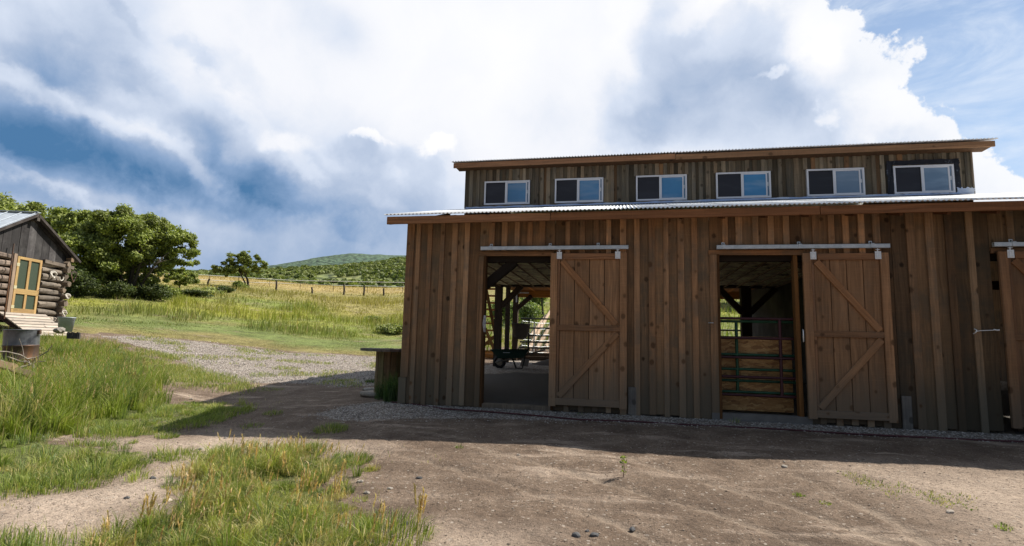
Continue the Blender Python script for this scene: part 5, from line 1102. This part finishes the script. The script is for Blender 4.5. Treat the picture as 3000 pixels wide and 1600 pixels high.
# ------------------------------------------------------------------ grass
def blades(P, h, wd, lean, col, bend=.5):
    """P (n,3) roots, h heights, wd widths, lean (n,2) horizontal reach at the tip as a share of h"""
    n = len(P); a = rng.random(n)*2*math.pi; sx = np.stack([np.cos(a), np.sin(a), np.zeros(n)], 1)*wd[:, None]/2
    L = np.concatenate([lean, np.zeros((n, 1))], 1)*h[:, None]; up = np.zeros((n, 3)); up[:, 2] = h
    m_ = P+up*.55+L*.35*bend; q = np.linalg.norm(lean, axis=1)[:, None]; tip = P+up*np.sqrt(np.clip(1-.5*q**2, .15, 1))+L
    V = np.stack([P-sx, P+sx, m_-sx*.8, m_+sx*.8, tip], 1).reshape(-1, 3); b_ = np.arange(n)*5
    Fq = np.stack([np.stack([b_, b_+1, b_+3], 1), np.stack([b_, b_+3, b_+2], 1), np.stack([b_+2, b_+3, b_+4], 1)], 1).reshape(-1, 3)
    k = np.array((.62, .62, .9, .9, 1.12)); C_ = (col[:, None]*(1.)*np.ones((1, 5, 1))*1.).reshape(-1, 3)
    return V, Fq, C_
class Grass:
    def __init__(s): s.V = []; s.F = []; s.C = []; s.n = 0
    def add(s, t): V, F_, C_ = t; s.V.append(V); s.F.append(F_+s.n); s.C.append(C_); s.n += len(V)
    def build(s, name, lb_, cat):
        o = npmesh(name, np.concatenate(s.V), np.concatenate(s.F), W['grass'], np.concatenate(s.C)); o['kind'] = 'stuff'; return tag(o, lb_, cat)
def scatter(poly, dens, soft=.5, clump=None, thr=.0, seed=0, pad=.6):
    lo = poly.min(0)-pad; hi = poly.max(0)+pad; lo = np.maximum(lo, (-16, -9.5)); n = int(np.prod(hi-lo)*dens); x = rng.uniform(lo[0], hi[0], n); y = rng.uniform(lo[1], hi[1], n)
    p = inpoly(x, y, poly, soft)
    if clump: p = p*smooth(thr-.06, thr+.10, fbm(x, y, clump, seed))
    k = rng.random(n) < p; x, y = x[k], y[k]; z = terr(x, y); d = np.hypot(x-CAM[0], y-CAM[1]); k = (d > 1.2)
    return np.stack([x, y, z], 1)[k]
def palc(n, cs, wts, v=.22):
    cs = np.array(cs); i = rng.choice(len(cs), n, p=np.array(wts)/sum(wts)); return cs[i]*(1+rng.uniform(-v, v, (n, 1)))
GR = [(.19, .25, .06), (.26, .32, .085), (.34, .375, .115), (.52, .46, .23), (.11, .16, .05), (.23, .30, .14)]
def leanv(n, s, wind=(.12, -.05)): a = rng.random(n)*2*math.pi; q = rng.random(n)*s; return np.stack([np.cos(a)*q+wind[0], np.sin(a)*q+wind[1]], 1)
def heads(G, P, h, lean, colr, size=.09, nb=11):
    """drooping seed heads at the stalk tips"""
    n = len(P); q = np.linalg.norm(lean, axis=1)[:, None]; tip = P+np.concatenate([lean*h[:, None], (h[:, None])*np.sqrt(np.clip(1-.5*q**2, .15, 1))], 1)
    ax = np.concatenate([lean*.9, np.full((n, 1), .75)], 1); ax /= np.linalg.norm(ax, axis=1)[:, None]
    for k in range(nb):
        t = k/nb; R0 = tip-ax*(size*1.3*(1-t))[..., None] if np.ndim(size) else tip-ax*size*1.3*(1-t)
        ln = leanv(n, .8, (0, 0))+lean*.9; hh = np.full(n, size*.5)*(.6+.6*rng.random(n)); G.add(blades(R0, hh, np.full(n, size*.13), ln, colr*(1+rng.uniform(-.2, .2, (n, 1)))))
def tufts(G, C_, nb, rad, h, wd, cols, wts, spread=.8, wind=(.12, -.03), extra=None):
    """grass growing in tufts: each fans out from its centre, with its own height and tone"""
    m_ = len(C_); k = rng.integers(int(nb*.5), int(nb*1.5), m_); i = np.repeat(np.arange(m_), k); n = len(i)
    tr = rad*rng.uniform(.6, 1.5, m_); th = (h if np.ndim(h) else np.full(m_, h))*np.exp(rng.normal(0, .28, m_)); tc = palc(m_, cols, wts, .12); tl = rng.normal(0, .14, (m_, 2))
    a = rng.random(n)*2*math.pi; q = np.sqrt(rng.random(n)); x = C_[i, 0]+tr[i]*q*np.cos(a); y = C_[i, 1]+tr[i]*q*np.sin(a)
    ln = np.stack([np.cos(a), np.sin(a)], 1)*(q*spread*rng.uniform(.5, 1.3, n))[:, None]+tl[i]+leanv(n, .3, wind); c = tc[i]*(1+rng.uniform(-.18, .18, (n, 1)))
    if extra is not None: e = extra(x, y)[:, None]; c = c*(1-e*.55)+np.array((.33, .39, .05))*e*.55
    dry = (rng.random(n) < .10)[:, None]; c = np.where(dry, np.array((.50, .43, .22)), c)
    G.add(blades(np.stack([x, y, terr(x, y)], 1), th[i]*rng.uniform(.4, 1.15, n)*(1-.25*q), wd*rng.uniform(.6, 1.3, n), ln, c)); return th
# tall grass at the left
G = Grass(); P = scatter(PG['tall'], 52, .9, .9, .20, 3); n = len(P); hf = (.36+.52*fbm(P[:, 0], P[:, 1], 1.1, 9))*(1-.52*smooth(-5.6, -8., P[:, 0])); hf *= smooth(0, 1, inpoly(P[:, 0], P[:, 1], PG['tall'], 2.2))*.75+.3
tufts(G, P, 52, .10, hf, .011, GR, (3, 4, 2.4, 1.0, 2.2, 3), .55, (.16, -.05), lambda x, y: smooth(.5, .64, fbm(x, y, .9, 19)))
P = scatter(PG['tall'], 30, .6, .8, .3, 4); n = len(P); h = rng.uniform(.40, .66, n)*(1-.4*smooth(-6., -8., P[:, 0])); ln = leanv(n, .25); G.add(blades(P, h, np.full(n, .006), ln, palc(n, [(.40, .33, .17), (.26, .29, .12)], (1, 1)))); heads(G, P, h, ln, palc(n, [(.50, .38, .20), (.42, .36, .20)], (1, 1)), .10, 7)
G.build('tall_grass', 'tall green grass in the thick stand between the drum and the bare yard', 'grass')
# short grass and tufts
G = Grass()
P = scatter(PG['lawn'], 46, .7, .55, .36, 13); n = len(P); hf = .05+.10*smooth(.35, .7, fbm(P[:, 0], P[:, 1], .8, 29)); tufts(G, P, 46, .085, hf, .0065, GR, (2, 4, 4, 1.5, 1.2, 2), 1.0)
P = scatter(PG['lawn'], 500, .7, .55, .45, 13); n = len(P); G.add(blades(P, rng.uniform(.02, .06, n), rng.uniform(.004, .007, n), leanv(n, 1.), palc(n, GR, (2, 4, 4, 4, 1, 1))))
for nm in ('lawn', 'fore', 'tall'):      # stray blades thinning out over the dirt round the patches
    P = scatter(PG[nm], 210, 1.9, .35, .42, 87, 1.2); n = len(P); G.add(blades(P, rng.uniform(.015, .06, n), rng.uniform(.003, .006, n), leanv(n, 1.1), palc(n, GR, (1, 2, 3, 6, 1, 1))))
P = scatter(PG['mix'], 1500, .8, .8, .42, 17); n = len(P); G.add(blades(P, rng.uniform(.04, .13, n), rng.uniform(.006, .011, n), leanv(n, .8), palc(n, GR, (2, 3, 3, 3, 1, 1))))
P = scatter(PG['gravel'], 420, .8, .9, .60, 23); n = len(P); G.add(blades(P, rng.uniform(.04, .10, n), rng.uniform(.008, .014, n), leanv(n, .9), palc(n, GR, (2, 3, 3, 4, 1, 1))))
P = scatter(PG['bl'], 2600, .4, .3, .25, 27); n = len(P); G.add(blades(P, rng.uniform(.06, .16, n), rng.uniform(.004, .007, n), leanv(n, .7), palc(n, GR, (2, 3, 3, 1, 2, 2))))
def tuft(px, py, rad, n, h, cols=(2, 4, 3, 1, 2, 1), dry=0., sq=1.):
    g = ground(px, py); a = rng.random(n)*2*math.pi; q = rad*np.sqrt(rng.random(n)); x = g[0]+q*np.cos(a); y = g[1]+q*np.sin(a)*sq; z = terr(x, y)
    ln = np.stack([np.cos(a), np.sin(a)], 1)*(q/rad*.9)[:, None]+leanv(n, .45); G.add(blades(np.stack([x, y, z], 1), h*(1.1-.5*q/rad)*rng.uniform(.5, 1.1, n), rng.uniform(.004, .008, n), ln, palc(n, GR, cols)))
for a in [(523, 1336, .26, 420, .12), (350, 1270, .45, 900, .16), (490, 1282, .15, 260, .10), (970, 1260, .24, 420, .11), (800, 1212, .16, 140, .08), (735, 1250, .18, 90, .08), (795, 1143, .3, 160, .07), (650, 1210, .5, 800, .13), (575, 1240, .4, 600, .13), (900, 1325, .3, 380, .11), (1035, 1352, .22, 380, .14), (840, 1318, .18, 160, .10),
          (1346, 1312, .05, 36, .06), (2340, 1453, .05, 60, .04), (2418, 1476, .05, 46, .03), (2940, 1548, .06, 50, .05), (785, 1395, .2, 120, .08), (1500, 1192, .04, 26, .08), (1700, 1215, .05, 14, .05), (2152, 1238, .08, 24, .12), (420, 1120, .5, 500, .12), (460, 1085, .6, 500, .12), (640, 1100, .5, 420, .1), (770, 1100, .4, 300, .12), (700, 1118, .4, 260, .10), (560, 1095, .5, 300, .09),
          (205, 1420, .35, 600, .14), (300, 1380, .4, 700, .16), (70, 1430, .4, 700, .14), (1075, 1540, .3, 200, .1), (1130, 1575, .35, 500, .2)]: tuft(*a)
for k in range(46):
    x = random.uniform(2480, 2860); y = 1398+(x-2480)*.24+random.gauss(0, 13); tuft(x, y, .09, 13, .035, (1, 2, 3, 5, 1, 2))
G.build('short_grass', 'short grass and small tufts scattered over the yard and the gravel', 'grass')
# dark tall grass at the spool
G = Grass()
def tuft2(px, py, rad, n, h): 
    g = ground(px, py); a = rng.random(n)*2*math.pi; q = rad*np.sqrt(rng.random(n)); x = g[0]+q*np.cos(a); y = g[1]+q*np.sin(a); z = terr(x, y); G.add(blades(np.stack([x, y, z], 1), h*rng.uniform(.5, 1.1, n), rng.uniform(.006, .010, n), leanv(n, .7, (.0, -.1)), palc(n, [(.05, .10, .035), (.08, .14, .05), (.14, .19, .08)], (3, 3, 1))))
tuft2(1150, 1174, .16, 330, .55); tuft2(1132, 1168, .22, 260, .36); tuft2(1095, 1120, .25, 260, .10)
G.build('spool_grass', 'dark tall grass growing in the shade between the cable spool and the barn corner', 'grass')
# foreground clump with seed heads
G = Grass(); P = scatter(PG['fore'], 165, .45, .5, .33, 33); n = len(P); dens = fbm(P[:, 0], P[:, 1], .6, 39); hf = .07+.14*smooth(.35, .65, dens)
tufts(G, P, 44, .055, hf, .0062, GR+[(.40, .42, .10), (.50, .43, .22)], (2, 4, 4, 2.5, 2., 1, 3, 2.2), 1.0, (.14, 0))
P = scatter(PG['fore'], 75, .5, .5, .38, 35); n = len(P); h = rng.uniform(.10, .27, n); ln = leanv(n, .5, (.14, 0)); G.add(blades(P, h, np.full(n, .003), ln, palc(n, [(.38, .32, .15), (.27, .29, .11)], (1, 1)))); heads(G, P, h, ln, palc(n, [(.62, .48, .27), (.55, .46, .25), (.58, .40, .21)], (2, 1, 1)), .075, 10)
ST = [(425, 1568, 1452), (505, 1560, 1385), (560, 1600, 1425), (545, 1420, 1356), (716, 1390, 1292), (735, 1400, 1300), (872, 1340, 1276), (790, 1380, 1300), (1226, 1600, 1420), (1215, 1605, 1455), (1100, 1600, 1480), (830, 1390, 1325), (1000, 1440, 1350), (650, 1500, 1390), (880, 1480, 1360), (990, 1520, 1400), (310, 1600, 1530), (610, 1440, 1370)]
def add_stalks():
    for px, yb, yt in ST:
        g = ground(px, yb) if yb < 1598 else ground(px, 1598); dpt = math.hypot(g[0]-CAM[0], g[1]-CAM[1]); hh = max(.12, abs(at_r(px, yt, dpt)[2]-at_r(px, yb, dpt)[2])); k = 4
        P_ = np.repeat(np.array(g)[None], k, 0)+rng.normal(size=(k, 3))*(.03, .03, 0); h = hh*rng.uniform(.75, 1.02, k); h[0] = hh; ln = leanv(k, .18, (.06, 0))
        G.add(blades(P_, h, np.full(k, .0035), ln, palc(k, [(.38, .30, .14), (.24, .25, .10)], (1, 1)))); heads(G, P_, h, ln, palc(k, [(.64, .47, .26), (.58, .46, .27)], (1, 1)), .10, 14)
add_stalks()
G.build('seeding_grass', 'clump of green and straw-coloured seeding grass in the foreground', 'grass')
# meadow
def meadow():
    G = Grass()
    for (r0, r1, dens, h0, h1, wd) in ((20, 34, 120, .04, .18, .016), (31, 46, 40, .10, .62, .030), (44, 62, 20, .12, .55, .042), (60, 96, 8, .12, .34, .06)):
        a0, a1 = R(-56), R(-19); n = int((r1*r1-r0*r0)/2*(a1-a0)*dens); az = rng.uniform(a0, a1, n); r = np.sqrt(rng.uniform(r0*r0, r1*r1, n)); x = CAM[0]+r*np.sin(az); y = CAM[1]+r*np.cos(az)
        Zs = zones(x, y); cl_ = fbm(x, y, 2.4, 61); k = (rng.random(n) < Zs['meadow']*smooth(.30, .52, cl_+.18*smooth(8, 10, Zs['b']))); x, y, cl_ = x[k], y[k], cl_[k]; Zs = {q: v[k] for q, v in Zs.items()}; n = len(x)
        c = field_col(x, y, Zs)*(1+rng.uniform(-.25, .25, (n, 1))); st_ = (rng.random(n) < .12)[:, None]; c = np.where(st_, np.array((.38, .31, .15)), c)
        low = .25+.75*smooth(6, 9, Zs['b']+(cl_-.5)*6); hh = (h0+(h1-h0)*smooth(.42, .68, cl_))*low*rng.uniform(.5, 1.3, n)*(.6+.4*smooth(70, 60, r[k]))
        G.add(blades(np.stack([x, y, terr(x, y)], 1), hh, np.full(n, wd)*rng.uniform(.6, 1.3, n), leanv(n, .7), c))
    n = 9000; az = rng.uniform(R(-18), R(30), n); r = rng.uniform(21, 46, n); x = CAM[0]+r*np.sin(az); y = CAM[1]+r*np.cos(az); k = (y > 12.5); x, y = x[k], y[k]; n = len(x); G.add(blades(np.stack([x, y, terr(x, y)], 1), rng.uniform(.15, .45, n), np.full(n, .04), leanv(n, .6), palc(n, [(.25, .29, .06), (.17, .22, .05), (.36, .30, .13)], (3, 2, 1))))
    G.build('meadow_grass', 'meadow grass on the bank and up to the fence, green below and golden on top', 'grass')
meadow()
# small seedling in the yard
g = ground(1826, 1398); sl = empty('seedling', tuple(g), label='small leafy green seedling alone in the sunlit dirt of the yard', cat='plant')
MB().tube([(0, 0, 0), (.01, 0, .09), (0, .01, .19)], [.004, .003, .002], 5).build('stem', W['hose'], sl)
leaves('foliage', [(0, 0, .05), (.01, 0, .10), (0, 0, .15), (.0, .01, .19)], [(.03, .03, .02)]*4, 46, .016, ((.20, .30, .05), (.35, .42, .08), (.12, .2, .04)), sl, 3)
# ------------------------------------------------------------------ loose gravel and grit
def pebbles(name, P, s, pal, lb_, cat):
    n = len(P); o6 = np.array([(1, 0, 0), (-1, 0, 0), (0, 1, 0), (0, -1, 0), (0, 0, .7), (0, 0, -.7)], float); f8 = np.array([(0, 2, 4), (2, 1, 4), (1, 3, 4), (3, 0, 4), (2, 0, 5), (1, 2, 5), (3, 1, 5), (0, 3, 5)])
    V = o6[None]*(1+rng.uniform(-.35, .35, (n, 6, 1)))*s[:, None, None]*np.stack([np.ones(n), rng.uniform(.6, 1, n), rng.uniform(.4, .8, n)], 1)[:, None]
    a = rng.random(n)*6.28; c, s_ = np.cos(a)[:, None], np.sin(a)[:, None]; V = np.stack([V[..., 0]*c-V[..., 1]*s_, V[..., 0]*s_+V[..., 1]*c, V[..., 2]], -1)+P[:, None]+np.array((0, 0, 1))*(s*.2)[:, None, None]
    F_ = (f8[None]+np.arange(n)[:, None, None]*6).reshape(-1, 3); col = np.repeat(palc(n, pal, [1]*len(pal), .15), 6, 0)
    m = bpy.data.materials.get('pebble_stone')
    if not m:
        m, t, b, out = newmat('pebble_stone'); t.put(b.inputs['Base Color'], t.new('ShaderNodeAttribute', attribute_name='Col').outputs[0]); b.inputs['Roughness'].default_value = .85
    o = npmesh(name, V.reshape(-1, 3), F_, m, col); o['kind'] = 'stuff'; tag(o, lb_, cat)
PAL = [(.42, .37, .34), (.30, .26, .24), (.55, .50, .46), (.20, .18, .17), (.64, .58, .53)]
P = scatter(PG['strip'], 750, .5, .6, .22, 91, .3); n = len(P); k = P[:, 1] < .0; P = P[k]; pebbles('gravel', P, rng.uniform(.006, .017, len(P)), PAL, 'loose grey gravel in a strip along the foot of the barn', 'gravel')
P = scatter(PG['gravel'], 130, .9, .8, .2, 93, .5); k = ~((P[:, 0] > -.1) & (P[:, 1] > 0)); P = P[k]; pebbles('gravel', P, rng.uniform(.010, .032, len(P)), PAL, 'pale gravel of the drive curving away left of the barn', 'gravel')
yard = np.array([(-6, -6.5), (11, -6.5), (13, -1), (-1, -1.2), (-5, 4)]); P = scatter(yard, 170, 1., None); P2 = scatter(yard, 14, 1., None)
pebbles('grit', np.vstack([P, P2]), np.r_[rng.uniform(.0025, .007, len(P)), rng.uniform(.006, .014, len(P2))], [(.16, .12, .09), (.36, .29, .23), (.46, .40, .34), (.22, .17, .13)], 'small grit and clods strewn over the bare dirt of the yard', 'grit')
